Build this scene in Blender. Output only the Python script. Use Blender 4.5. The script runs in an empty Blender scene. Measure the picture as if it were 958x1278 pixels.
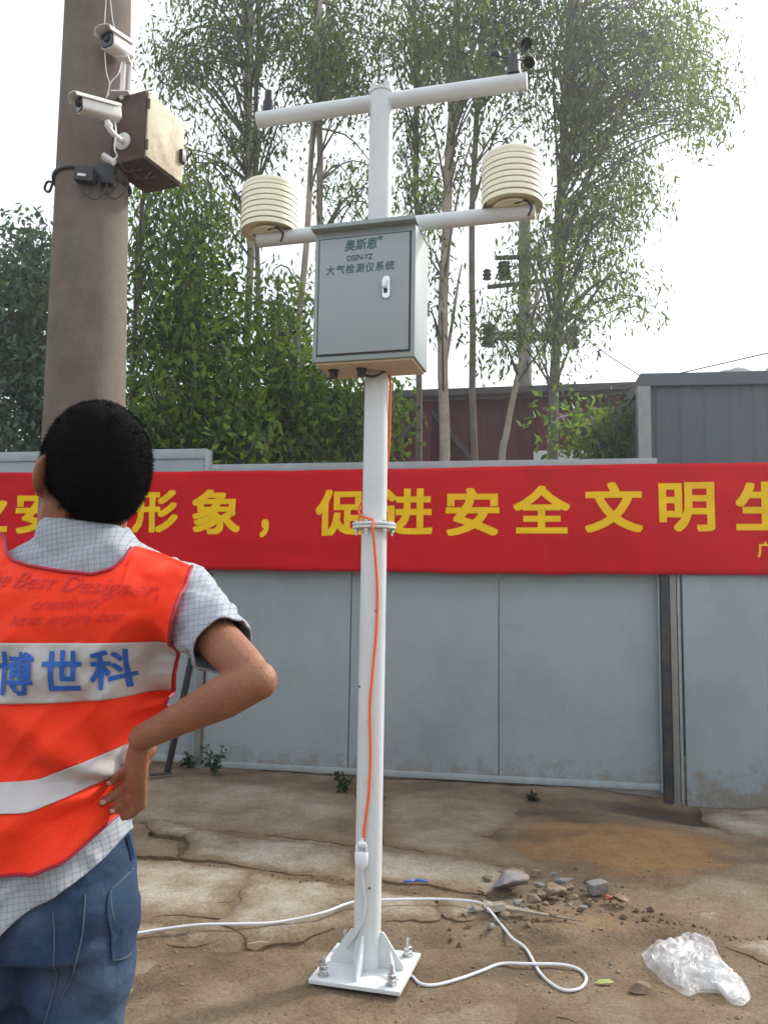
import bpy, bmesh, math, random
import numpy as np
from mathutils import Vector, Matrix
from mathutils.bvhtree import BVHTree
from math import radians, sin, cos, pi, sqrt

random.seed(7)
rng = np.random.default_rng(11)
scene = bpy.context.scene
COL = scene.collection

# ------------------------------------------------------------------ camera
IMW, IMH, FPX = 958.0, 1278.0, 1033.0
CAM = Vector((0.0, 0.0, 1.32))
PITCH = math.atan(113.0 / FPX)
ROLL = 0.0158
_F = Vector((0, cos(PITCH), sin(PITCH)))
_r0 = Vector((1, 0, 0)); _u0 = Vector((0, -sin(PITCH), cos(PITCH)))
_R = _r0 * cos(ROLL) + _u0 * sin(ROLL)
_U = _u0 * cos(ROLL) - _r0 * sin(ROLL)
cam_data = bpy.data.cameras.new('camera')
cam_data.sensor_fit = 'VERTICAL'
cam_data.sensor_height = 36.0
cam_data.lens = 36.0 * FPX / IMH
cam_data.clip_start = 0.05
cam_data.clip_end = 2000
cam = bpy.data.objects.new('camera', cam_data)
cam.matrix_world = Matrix(((_R.x, _U.x, -_F.x, CAM.x), (_R.y, _U.y, -_F.y, CAM.y), (_R.z, _U.z, -_F.z, CAM.z), (0, 0, 0, 1)))
COL.objects.link(cam)
scene.camera = cam

# ------------------------------------------------------------------ sky and sun
SUN_AZ, SUN_EL = radians(55), radians(38)
world = bpy.data.worlds.new('World')
scene.world = world
world.use_nodes = True
wn = world.node_tree.nodes; wl = world.node_tree.links
wn.clear()
sky = wn.new('ShaderNodeTexSky'); sky.sky_type = 'NISHITA'; sky.sun_disc = False
sky.sun_elevation = SUN_EL; sky.sun_rotation = SUN_AZ
sky.air_density = 1.0; sky.dust_density = 7.0; sky.ozone_density = 1.0
hsv = wn.new('ShaderNodeHueSaturation'); hsv.inputs['Saturation'].default_value = 0.6   # thin milky overcast
bg = wn.new('ShaderNodeBackground'); bg.inputs['Strength'].default_value = 0.15
wo = wn.new('ShaderNodeOutputWorld')
veil = wn.new('ShaderNodeMix'); veil.data_type = 'RGBA'; veil.inputs[0].default_value = 0.62; veil.inputs[7].default_value = (9.0, 9.5, 10.1, 1)   # even white cloud veil
wl.new(sky.outputs[0], hsv.inputs['Color']); wl.new(hsv.outputs[0], veil.inputs[6]); wl.new(veil.outputs[2], bg.inputs['Color']); wl.new(bg.outputs[0], wo.inputs['Surface'])
sun_data = bpy.data.lights.new('sun', 'SUN')
sun_data.energy = 3.2; sun_data.angle = radians(6); sun_data.color = (1.0, 0.95, 0.87)
sun = bpy.data.objects.new('sun', sun_data)
sd = Vector((sin(SUN_AZ) * cos(SUN_EL), cos(SUN_AZ) * cos(SUN_EL), sin(SUN_EL)))
sun.rotation_euler = sd.to_track_quat('Z', 'Y').to_euler()
sun.location = sd * 40
COL.objects.link(sun)
scene.view_settings.view_transform = 'Standard'
scene.view_settings.look = 'None'
scene.view_settings.gamma = 1.0
scene.view_settings.exposure = 0.38
scene.view_settings.use_curve_mapping = False

# ------------------------------------------------------------------ picture <-> place
def ray(px, py):
    return _F + _R * ((px - IMW / 2) / FPX) + _U * (-(py - IMH / 2) / FPX)
def P(px, py, Y):
    d = ray(px, py); return CAM + d * (Y / d.y)
def G(px, py, z=0.0):
    d = ray(px, py); return CAM + d * ((z - CAM.z) / d.z)
def project(p):
    v = Vector(p) - CAM; zc = v.dot(_F)
    return (IMW / 2 + FPX * v.dot(_R) / zc, IMH / 2 - FPX * v.dot(_U) / zc)
def height_at(x, y, py):
    lo, hi = -3.0, 30.0
    for _ in range(50):
        m = (lo + hi) / 2
        if project((x, y, m))[1] > py: lo = m
        else: hi = m
    return (lo + hi) / 2

# ------------------------------------------------------------------ noise on arrays
_perm = rng.permutation(512)
def _hash(ix, iy, iz):
    return _perm[(_perm[(_perm[ix & 511] + iy) & 511] + iz) & 511] / 511.0
def noise3(x, y, z):
    x = np.asarray(x, float); y = np.asarray(y, float); z = np.asarray(z, float)
    x, y, z = np.broadcast_arrays(x, y, z)
    ix = np.floor(x).astype(int); iy = np.floor(y).astype(int); iz = np.floor(z).astype(int)
    fx, fy, fz = x - ix, y - iy, z - iz
    fx = fx * fx * (3 - 2 * fx); fy = fy * fy * (3 - 2 * fy); fz = fz * fz * (3 - 2 * fz)
    r = 0
    for a in (0, 1):
        for b in (0, 1):
            for c in (0, 1):
                r = r + _hash(ix + a, iy + b, iz + c) * (fx if a else 1 - fx) * (fy if b else 1 - fy) * (fz if c else 1 - fz)
    return r * 2 - 1
def fbm(x, y, z=0.0, o=4):
    r = 0; a = 1.0; s = 1.0; t = 0
    for i in range(o):
        r = r + a * noise3(np.asarray(x) * s + 17 * i, np.asarray(y) * s, np.asarray(z) * s); t += a; a *= 0.5; s *= 2.03
    return r / t
def sstep(a, b, x):
    t = np.clip((np.asarray(x, float) - a) / (b - a), 0, 1); return t * t * (3 - 2 * t)

# ------------------------------------------------------------------ objects
def tag(o, label=None, cat=None, group=None, kind=None):
    if label: o['label'] = label
    if cat: o['category'] = cat
    if group: o['group'] = group
    if kind: o['kind'] = kind
    return o
def thing(name, label, cat, loc=(0, 0, 0), rotz=0.0, group=None):
    o = bpy.data.objects.new(name, None); COL.objects.link(o)
    o.empty_display_size = 0.1
    o.location = loc; o.rotation_euler = (0, 0, rotz)
    return tag(o, label, cat, group)
def link(name, me, parent=None):
    o = bpy.data.objects.new(name, me); COL.objects.link(o)
    if parent is not None: o.parent = parent
    return o
def mesh_np(name, verts, faces, mat, smooth=True, sharp=40):
    me = bpy.data.meshes.new(name)
    me.from_pydata([tuple(v) for v in verts], [], [tuple(int(i) for i in f) for f in faces])
    if mat: me.materials.append(mat)
    if smooth:
        me.polygons.foreach_set('use_smooth', [True] * len(me.polygons))
        if sharp: me.set_sharp_from_angle(angle=radians(sharp))
    me.update()
    return me
def quads_np(name, V, Q, mat, smooth=False):
    """fast mesh from numpy arrays (n,3) and (m,4)"""
    me = bpy.data.meshes.new(name)
    me.vertices.add(len(V)); me.vertices.foreach_set('co', np.asarray(V, np.float32).ravel())
    m, k = Q.shape
    me.loops.add(m * k); me.loops.foreach_set('vertex_index', Q.astype(np.int32).ravel())
    me.polygons.add(m); me.polygons.foreach_set('loop_start', np.arange(0, m * k, k, dtype=np.int32))
    me.polygons.foreach_set('loop_total', np.full(m, k, dtype=np.int32))
    me.polygons.foreach_set('use_smooth', np.full(m, smooth))
    me.update(calc_edges=True)
    if mat: me.materials.append(mat)
    return me
def fattr(me, name, vals, dom='POINT'):
    a = me.attributes.new(name, 'FLOAT', dom); a.data.foreach_set('value', np.asarray(vals, np.float32).ravel())

class MB:
    """collects shapes; build() links them as one mesh object"""
    def __init__(s, M=None): s.v = []; s.f = []; s.M = M
    def add(s, vs, fs):
        n = len(s.v)
        for v in vs:
            v = Vector(v); s.v.append(s.M @ v if s.M else v)
        for f in fs: s.f.append([i + n for i in f])
        return s
    def box(s, c, size, R=None):
        c = Vector(c); h = Vector(size) / 2
        vs = [Vector((x * h.x, y * h.y, z * h.z)) for z in (-1, 1) for y in (-1, 1) for x in (-1, 1)]
        if R is not None: vs = [R @ v for v in vs]
        return s.add([c + v for v in vs], [(0, 2, 3, 1), (4, 5, 7, 6), (0, 1, 5, 4), (2, 6, 7, 3), (0, 4, 6, 2), (1, 3, 7, 5)])
    def tube(s, pts, r, n=10, cap=True):
        pts = [Vector(p) for p in pts]; k = len(pts)
        rs = [r] * k if isinstance(r, (int, float)) else list(r)
        base = len(s.v); vs = []; fs = []
        t0 = (pts[1] - pts[0]).normalized()
        a = t0.orthogonal().normalized()
        for i, p in enumerate(pts):
            t = (pts[min(i + 1, k - 1)] - pts[max(i - 1, 0)])
            t = t.normalized() if t.length > 1e-9 else t0
            a = (a - t * a.dot(t)); a = a.normalized() if a.length > 1e-6 else t.orthogonal().normalized()
            b = t.cross(a)
            for j in range(n):
                q = 2 * pi * j / n
                vs.append(p + (a * cos(q) + b * sin(q)) * rs[i])
        for i in range(k - 1):
            for j in range(n):
                fs.append((i * n + j, i * n + (j + 1) % n, (i + 1) * n + (j + 1) % n, (i + 1) * n + j))
        if cap:
            fs.append(tuple(reversed(range(n)))); fs.append(tuple(range((k - 1) * n, k * n)))
        return s.add(vs, fs)
    def lathe(s, prof, c=(0, 0, 0), n=24, R=None, cap=True):
        c = Vector(c); vs = []; fs = []
        for (r, z) in prof:
            for j in range(n):
                q = 2 * pi * j / n; v = Vector((r * cos(q), r * sin(q), z))
                vs.append(c + (R @ v if R is not None else v))
        k = len(prof)
        for i in range(k - 1):
            for j in range(n):
                fs.append((i * n + j, i * n + (j + 1) % n, (i + 1) * n + (j + 1) % n, (i + 1) * n + j))
        if cap:
            fs.append(tuple(reversed(range(n)))); fs.append(tuple(range((k - 1) * n, k * n)))
        return s.add(vs, fs)
    def ball(s, c, r, nu=14, nv=9, R=None):
        if isinstance(r, (int, float)): r = (r, r, r)
        c = Vector(c); vs = []; fs = []
        def q(v):
            return c + (R @ v if R is not None else v)
        vs.append(q(Vector((0, 0, -r[2]))))
        for i in range(1, nv):
            t = -pi / 2 + pi * i / nv
            for j in range(nu):
                a = 2 * pi * j / nu
                vs.append(q(Vector((r[0] * cos(t) * cos(a), r[1] * cos(t) * sin(a), r[2] * sin(t)))))
        vs.append(q(Vector((0, 0, r[2]))))
        top = len(vs) - 1
        for j in range(nu):
            fs.append((0, 1 + (j + 1) % nu, 1 + j)); fs.append((top, top - nu + j, top - nu + (j + 1) % nu))
        for i in range(nv - 2):
            for j in range(nu):
                a0 = 1 + i * nu; fs.append((a0 + j, a0 + (j + 1) % nu, a0 + nu + (j + 1) % nu, a0 + nu + j))
        return s.add(vs, fs)
    def prism(s, poly, d):
        n = len(poly); poly = [Vector(p) for p in poly]; d = Vector(d)
        return s.add(poly + [p + d for p in poly], [tuple(range(n)), tuple(reversed(range(n, 2 * n)))] + [(i + n, (i + 1) % n + n, (i + 1) % n, i) for i in range(n)])
    def build(s, name, mat, parent=None, smooth=True, bevel=0.0, sharp=40, off=None):
        vs = s.v if off is None else [v - Vector(off) for v in s.v]
        me = mesh_np(name, vs, s.f, mat, smooth and not bevel, sharp)
        bm = bmesh.new(); bm.from_mesh(me)
        bmesh.ops.recalc_face_normals(bm, faces=bm.faces)
        if bevel:
            es = [e for e in bm.edges if len(e.link_faces) == 2 and e.calc_face_angle(0) > radians(30)]
            bmesh.ops.bevel(bm, geom=es, offset=bevel, segments=2, profile=0.6, affect='EDGES', clamp_overlap=True)
        bm.to_mesh(me); bm.free()
        if smooth:
            me.polygons.foreach_set('use_smooth', [True] * len(me.polygons)); me.set_sharp_from_angle(angle=radians(sharp))
        return link(name, me, parent)

def curve_pts(pts, n=60, closed=False):
    """Catmull-Rom through points"""
    pts = [Vector(p) for p in pts]; k = len(pts); out = []
    m = k - 1
    for i in range(n):
        t = i / (n - 1) * m; j = min(int(t), m - 1); f = t - j
        p0 = pts[max(j - 1, 0)]; p1 = pts[j]; p2 = pts[j + 1]; p3 = pts[min(j + 2, k - 1)]
        out.append(0.5 * ((2 * p1) + (p2 - p0) * f + (2 * p0 - 5 * p1 + 4 * p2 - p3) * f * f + (3 * p1 - p0 - 3 * p2 + p3) * f ** 3))
    return out

def glyphs(text, size=1.0, fat=0.0, shear=0.0, cut=None, align='CENTER', spacing=1.0):
    """2-D text outline filled: returns verts (n,2) and faces"""
    c = bpy.data.curves.new('t', 'FONT'); c.body = text; c.size = size; c.shear = shear
    c.align_x = align; c.space_character = spacing; c.resolution_u = 3
    o = bpy.data.objects.new('t', c); COL.objects.link(o)
    bpy.context.view_layer.update()
    dg = bpy.context.evaluated_depsgraph_get()
    me = bpy.data.meshes.new_from_object(o.evaluated_get(dg))
    bpy.data.objects.remove(o); bpy.data.curves.remove(c)
    bm = bmesh.new(); bm.from_mesh(me); bpy.data.meshes.remove(me)
    bmesh.ops.remove_doubles(bm, verts=bm.verts, dist=1e-5)
    if cut:
        xs = [v.co.x for v in bm.verts]; ys = [v.co.y for v in bm.verts]
        if xs:
            for ax, lo, hi in ((0, min(xs), max(xs)), (1, min(ys), max(ys))):
                t = lo + cut
                while t < hi:
                    co = [0, 0, 0]; no = [0, 0, 0]; co[ax] = t; no[ax] = 1
                    bmesh.ops.bisect_plane(bm, geom=bm.verts[:] + bm.edges[:] + bm.faces[:], plane_co=co, plane_no=no, dist=1e-6)
                    t += cut
    bmesh.ops.triangulate(bm, faces=bm.faces)
    bm.verts.index_update()
    V = np.array([(v.co.x, v.co.y, 0) for v in bm.verts]).reshape(-1, 3); Fc = [[v.index for v in f.verts] for f in bm.faces]
    bm.free()
    if fat:      # heavier strokes: copies shifted round a small ring, each a hair deeper
        Vs = [V]; Fs = list(Fc); n = len(V)
        for k in range(8):
            dx, dy = ((1, 0), (1, 1), (0, 1), (-1, 1), (-1, 0), (-1, -1), (0, -1), (1, -1))[k]; Vs.append(V + np.array((dx * fat * size, dy * fat * size, k + 1))); Fs += [[i + n * (k + 1) for i in f] for f in Fc]
        V = np.concatenate(Vs); Fc = Fs
    return V, Fc

# ------------------------------------------------------------------ materials
def mat(name, col, rough=0.6, metal=0.0, var=0.0, vscale=6.0, bump=0.0, bscale=60.0, dirt=None, dscale=2.0, damt=0.4, spec=0.5, coat=0.0, trans=0.0, alpha=1.0):
    m = bpy.data.materials.new(name); m.use_nodes = True
    nt = m.node_tree; N = nt.nodes; L = nt.links
    b = N['Principled BSDF']
    b.inputs['Base Color'].default_value = (*col, 1); b.inputs['Roughness'].default_value = rough
    b.inputs['Metallic'].default_value = metal; b.inputs['Specular IOR Level'].default_value = spec
    b.inputs['Coat Weight'].default_value = coat
    tc = N.new('ShaderNodeTexCoord'); src = None
    if var:
        n = N.new('ShaderNodeTexNoise'); n.inputs['Scale'].default_value = vscale; n.inputs['Detail'].default_value = 6; n.inputs['Roughness'].default_value = 0.65
        L.new(tc.outputs['Object'], n.inputs['Vector'])
        r = N.new('ShaderNodeMapRange'); r.inputs[1].default_value = 0.3; r.inputs[2].default_value = 0.7; r.inputs[3].default_value = 1 - var; r.inputs[4].default_value = 1 + var
        L.new(n.outputs[0], r.inputs[0])
        x = N.new('ShaderNodeMix'); x.data_type = 'RGBA'; x.blend_type = 'MULTIPLY'; x.inputs[0].default_value = 1
        x.inputs[6].default_value = (*col, 1); L.new(r.outputs[0], x.inputs[7]); src = x.outputs[2]
    if dirt:
        n = N.new('ShaderNodeTexNoise'); n.inputs['Scale'].default_value = dscale; n.inputs['Detail'].default_value = 8; n.inputs['Roughness'].default_value = 0.7
        L.new(tc.outputs['Object'], n.inputs['Vector'])
        r = N.new('ShaderNodeMapRange'); r.inputs[1].default_value = 0.48; r.inputs[2].default_value = 0.72; r.inputs[3].default_value = 0; r.inputs[4].default_value = damt
        L.new(n.outputs[0], r.inputs[0])
        x = N.new('ShaderNodeMix'); x.data_type = 'RGBA'
        if src: L.new(src, x.inputs[6])
        else: x.inputs[6].default_value = (*col, 1)
        x.inputs[7].default_value = (*dirt, 1); L.new(r.outputs[0], x.inputs[0]); src = x.outputs[2]
    if src: L.new(src, b.inputs['Base Color'])
    if bump:
        n = N.new('ShaderNodeTexNoise'); n.inputs['Scale'].default_value = bscale; n.inputs['Detail'].default_value = 5
        L.new(tc.outputs['Object'], n.inputs['Vector'])
        bp = N.new('ShaderNodeBump'); bp.inputs['Strength'].default_value = bump; bp.inputs['Distance'].default_value = 0.01
        L.new(n.outputs[0], bp.inputs['Height']); L.new(bp.outputs[0], b.inputs['Normal'])
    m['_src'] = 0
    return m
def principled(m): return m.node_tree.nodes['Principled BSDF']

WHITE_PAINT = mat('white_enamel', (0.60, 0.64, 0.645), 0.3, var=0.04, vscale=5, bump=0.05, bscale=25, dirt=(0.38, 0.35, 0.30), dscale=7, damt=0.25)
STEEL = mat('zinc_steel', (0.52, 0.53, 0.53), 0.35, metal=0.9, var=0.15, vscale=40)
BLACK = mat('black_plastic', (0.018, 0.018, 0.022), 0.45, var=0.1, vscale=30)
WHITE_CABLE = mat('white_cable', (0.62, 0.63, 0.65), 0.42, dirt=(0.3, 0.25, 0.2), dscale=3, damt=0.4)
# ------------------------------------------------------------------ ground
def ground_h(x, y):
    x = np.asarray(x, float); y = np.asarray(y, float)
    near = sstep(14, 8, np.hypot(x, y - 3))
    h = 0.030 * fbm(x * 0.8, y * 0.8, 1.3, 3) + 0.014 * fbm(x * 4, y * 4, 5.1, 4) * near + 0.005 * fbm(x * 17, y * 17, 2.2, 3) * near
    h = h + 0.035 * fbm(x * 1.3 + 4, y * 1.3, 7.7, 3) * sstep(3.9, 3.0, y) * near
    h = h * sstep(0.0, 0.55, np.hypot((x + 0.034) / 1.0, y - 3.13))          # level where the station stands
    h = h + 0.055 * np.exp(-(((x - 1.35) / 0.65) ** 2 + ((y - 4.75) / 0.55) ** 2))      # sand heap
    h = h - 0.09 * np.exp(-(((x - 2.15) / 0.55) ** 2 + ((y - 5.75) / 0.5) ** 2))
    h = h - 0.05 * np.exp(-(((x + 0.35) / 1.6) ** 2 + ((y - 3.42 - 0.09 * x) / 0.06) ** 2)) * sstep(-1.2, -0.6, x)
    return h
def gz(x, y): return float(ground_h(x, y))
def GG(px, py, lift=0.0):
    p = G(px, py)
    for _ in range(4): p = G(px, py, gz(p.x, p.y) + lift)
    return p

def axis(fine0, fine1, step, far0, far1):
    a = list(np.arange(fine0, fine1 + 1e-6, step)); s = step
    while a[-1] < far1: s *= 1.35; a.append(a[-1] + s)
    s = step
    while a[0] > far0: s *= 1.35; a.insert(0, a[0] - s)
    return np.array(a)
xs = axis(-2.2, 3.2, 0.024, -300, 300); ys = axis(1.6, 6.9, 0.024, -30, 600)
X, Y = np.meshgrid(xs, ys)
Z = ground_h(X, Y)
V = np.stack([X, Y, Z], -1).reshape(-1, 3)
nx, ny = len(xs), len(ys)
I = np.arange(nx * ny).reshape(ny, nx)
Q = np.stack([I[:-1, :-1], I[:-1, 1:], I[1:, 1:], I[1:, :-1]], -1).reshape(-1, 4)

def ground_mat(name='packed_dirt', stops=None, scale=1.4):
    m = bpy.data.materials.new(name); m.use_nodes = True
    nt = m.node_tree; N = nt.nodes; L = nt.links; b = N['Principled BSDF']
    tc = N.new('ShaderNodeTexCoord')
    def noise(s, d=7, r=0.6):
        n = N.new('ShaderNodeTexNoise'); n.inputs['Scale'].default_value = s; n.inputs['Detail'].default_value = d; n.inputs['Roughness'].default_value = r
        L.new(tc.outputs['Object'], n.inputs['Vector']); return n.outputs[0]
    def ramp(src, stops):
        r = N.new('ShaderNodeValToRGB'); L.new(src, r.inputs[0]); e = r.color_ramp.elements
        while len(e) < len(stops): e.new(0.5)
        for k, (p, c) in enumerate(stops): e[k].position = p; e[k].color = (*c, 1)
        return r.outputs[0]
    def mix(f, a, c, mode='MIX'):
        x = N.new('ShaderNodeMix'); x.data_type = 'RGBA'; x.blend_type = mode
        if isinstance(f, float): x.inputs[0].default_value = f
        else: L.new(f, x.inputs[0])
        for s, i in ((a, 6), (c, 7)):
            if isinstance(s, tuple): x.inputs[i].default_value = (*s, 1)
            else: L.new(s, x.inputs[i])
        return x.outputs[2]
    c = ramp(noise(scale, 8, .7), stops or [(0.32, (0.082, 0.055, 0.034)), (0.47, (0.150, 0.107, 0.068)), (0.58, (0.205, 0.155, 0.105)), (0.70, (0.27, 0.225, 0.17))])
    a = N.new('ShaderNodeAttribute'); a.attribute_name = 'sand'
    c = mix(a.outputs['Fac'], c, ramp(noise(5), [(0.3, (0.20, 0.108, 0.044)), (0.7, (0.31, 0.18, 0.08))]))
    a = N.new('ShaderNodeAttribute'); a.attribute_name = 'dark_patch'
    c = mix(a.outputs['Fac'], c, (0.055, 0.042, 0.032))
    a = N.new('ShaderNodeAttribute'); a.attribute_name = 'soil'
    ad = N.new('ShaderNodeMath'); ad.operation = 'ADD'; L.new(a.outputs['Fac'], ad.inputs[0]); L.new(noise(13, 8, .7), ad.inputs[1])
    so = N.new('ShaderNodeMapRange'); so.inputs[1].default_value = .62; so.inputs[2].default_value = 1.15; L.new(ad.outputs[0], so.inputs[0])
    so2 = N.new('ShaderNodeMath'); so2.operation = 'MULTIPLY'; L.new(so.outputs[0], so2.inputs[0]); sg_ = N.new('ShaderNodeMath'); sg_.operation = 'GREATER_THAN'; sg_.inputs[1].default_value = .001; L.new(a.outputs['Fac'], sg_.inputs[0]); L.new(sg_.outputs[0], so2.inputs[1])
    c = mix(so2.outputs[0], c, (0.165, 0.118, 0.074))
    g = ramp(noise(75, 4, .8), [(0.32, (0.6, 0.58, 0.55)), (0.5, (1, 1, 1)), (0.72, (1.35, 1.33, 1.3))])
    c = mix(1.0, c, g, 'MULTIPLY')
    L.new(c, b.inputs['Base Color']); b.inputs['Roughness'].default_value = 0.95; b.inputs['Specular IOR Level'].default_value = 0.2
    bp = N.new('ShaderNodeBump'); bp.inputs['Strength'].default_value = 0.7; bp.inputs['Distance'].default_value = 0.012
    L.new(noise(55, 8, .75), bp.inputs['Height']); L.new(bp.outputs[0], b.inputs['Normal'])
    return m
gm = quads_np('ground', V, Q, ground_mat(), True)
jit = fbm(X * 3, Y * 3, 9.0, 4) * 0.5
sand = np.exp(-(((X - 1.3) / 0.75) ** 2 + ((Y - 4.7) / 0.6) ** 2) * 1.1)
sand = sstep(0.35, 0.75, sand + jit * 0.5) * 0.9 + 0.55 * sstep(0.1, 0.5, fbm(X * 1.1 + 3, Y * 1.6, 3.0, 4)) * sstep(4.0, 3.4, Y) * sstep(-0.6, 0.6, X)
fattr(gm, 'sand', np.clip(sand, 0, 1))
# darker ground: a patch by the right post, a diagonal at left, others random
dark_patch = np.exp(-(((X - 1.9) / 0.7) ** 2 + ((Y - 5.75) / 0.32) ** 2)) + 0.7 * np.exp(-(((X + 0.75) / 0.22) ** 2 + ((Y - 2.95 - 0.9 * (X + 0.75)) / 0.12) ** 2))
dark_patch = sstep(0.3, 0.9, dark_patch + jit * 0.6) * 0.8 + 0.5 * sstep(0.28, 0.6, fbm(X * 2.2, Y * 3.1, 12.0, 5)) * sstep(12, 7, Y)
fattr(gm, 'dark_patch', np.clip(dark_patch, 0, 0.85))
ground = tag(link('ground', gm), kind='structure')

# broken sheets of old site concrete lying in the dirt
CONC = ground_mat('old_concrete', [(0.34, (0.155, 0.118, 0.08)), (0.44, (0.25, 0.21, 0.155)), (0.54, (0.325, 0.29, 0.235)), (0.70, (0.40, 0.375, 0.325))], 2.3)
CONC_DIRTY = ground_mat('muddy_concrete', [(0.32, (0.125, 0.088, 0.056)), (0.46, (0.20, 0.155, 0.106)), (0.58, (0.26, 0.215, 0.158)), (0.72, (0.33, 0.285, 0.225))], 1.7)
def slab(pts_px, top, mtl, tilt=(0, 0), seed=0, thick=0.05, rough=0.010):
    """an irregular sheet: ragged outline, gently uneven top, real edge"""
    poly = [GG(*p) for p in pts_px]
    ring = []
    for i in range(len(poly)):
        a, b = poly[i], poly[(i + 1) % len(poly)]
        k = max(2, int((b - a).length / 0.035))
        for j in range(k):
            p = a.lerp(b, j / k)
            n = Vector((-(b - a).y, (b - a).x)).normalized()
            w = float(fbm(p.x * 5, p.y * 5, seed + 0.5, 4)) * 0.07 + float(noise3(p.x * 28, p.y * 28, seed)) * 0.009
            ring.append((p.x + n.x * w, p.y + n.y * w))
    bm = bmesh.new()
    bv = [bm.verts.new((x, y, 0)) for x, y in ring]
    try: bm.faces.new(bv)
    except ValueError: return
    xa = [p[0] for p in ring]; ya = [p[1] for p in ring]
    for ax, lo, hi in ((0, min(xa), max(xa)), (1, min(ya), max(ya))):
        t = lo + 0.07
        while t < hi:
            co = [0, 0, 0]; no = [0, 0, 0]; co[ax] = t; no[ax] = 1
            bmesh.ops.bisect_plane(bm, geom=bm.verts[:] + bm.edges[:] + bm.faces[:], plane_co=co, plane_no=no, dist=1e-5); t += 0.07
    bmesh.ops.triangulate(bm, faces=[f for f in bm.faces if len(f.verts) > 4])
    cx, cy = np.mean(xa), np.mean(ya)
    for v in bm.verts:
        x, y = v.co.x, v.co.y
        edge = any(e.is_boundary for e in v.link_edges)
        v.co.z = gz(x, y) * 0.7 + top * 0.62 + tilt[0] * (x - cx) + tilt[1] * (y - cy) + rough * float(fbm(x * 7, y * 7, seed + 3, 3)) - (0.006 if edge else 0)
    bd = [e for e in bm.edges if e.is_boundary]
    ex = bmesh.ops.extrude_edge_only(bm, edges=bd)
    for g in ex['geom']:
        if isinstance(g, bmesh.types.BMVert): g.co.z -= thick
    bmesh.ops.recalc_face_normals(bm, faces=bm.faces)
    rr_ = np.array(ring); soil = [min(1, .03 + .75 * math.exp(-float(np.min(np.hypot(rr_[:, 0] - v.co.x, rr_[:, 1] - v.co.y))) / .075)) for v in bm.verts]
    me = bpy.data.meshes.new('concrete_slab'); bm.to_mesh(me); bm.free(); fattr(me, 'soil', soil)
    me.materials.append(mtl); me.polygons.foreach_set('use_smooth', [True] * len(me.polygons)); me.set_sharp_from_angle(angle=radians(32))
    return link('concrete_slab', me, ground)
slab([(60, 972), (250, 974), (440, 992), (470, 1052), (440, 1056), (300, 1040), (190, 1028), (60, 1024)], 0.012, CONC_DIRTY, seed=1)
slab([(478, 990), (560, 994), (648, 1006), (640, 1032), (600, 1045), (700, 1082), (660, 1086), (560, 1070), (476, 1056)], 0.016, CONC_DIRTY, seed=2)
slab([(190, 1031), (300, 1048), (440, 1061), (445, 1100), (330, 1087), (228, 1074), (232, 1050), (190, 1048)], 0.034, CONC, seed=3, tilt=(0, .03))
slab([(60, 1030), (186, 1032), (186, 1050), (226, 1054), (222, 1074), (60, 1064)], 0.028, CONC_DIRTY, seed=4)
slab([(449, 1062), (560, 1076), (655, 1092), (628, 1118), (560, 1112), (449, 1101)], 0.038, CONC, seed=5, tilt=(0, .03))
slab([(60, 1067), (226, 1077), (310, 1090), (300, 1112), (283, 1148), (170, 1144), (60, 1138)], 0.020, CONC, seed=6)
slab([(313, 1091), (440, 1107), (545, 1120), (548, 1150), (470, 1153), (430, 1160), (400, 1182), (320, 1176), (270, 1152), (304, 1114)], 0.017, CONC, seed=7)
slab([(551, 1121), (612, 1127), (640, 1136), (610, 1146), (566, 1152), (552, 1148)], 0.019, CONC, seed=8, tilt=(-.05, 0))
slab([(60, 1144), (180, 1150), (262, 1158), (268, 1184), (165, 1172), (60, 1164)], 0.006, CONC, seed=9)
slab([(872, 1012), (960, 1014), (1060, 1024), (1060, 1070), (930, 1046), (900, 1040)], 0.006, CONC, seed=10)
slab([(790, 1132), (860, 1092), (930, 1080), (1060, 1072), (1060, 1176), (935, 1160), (850, 1146)], 0.020, CONC_DIRTY, seed=11, tilt=(.02, .03))
slab([(905, 1178), (1000, 1166), (1060, 1180), (1060, 1226), (950, 1200)], 0.014, CONC, seed=12)
slab([(690, 1268), (760, 1240), (850, 1262), (870, 1300), (760, 1320)], 0.006, CONC_DIRTY, seed=13)
slab([(480, 1300), (540, 1245), (640, 1252), (650, 1300), (560, 1330)], 0.004, CONC_DIRTY, seed=14)
slab([(150, 1190), (270, 1196), (300, 1230), (230, 1290), (120, 1300), (110, 1220)], 0.004, CONC_DIRTY, seed=15)

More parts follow.
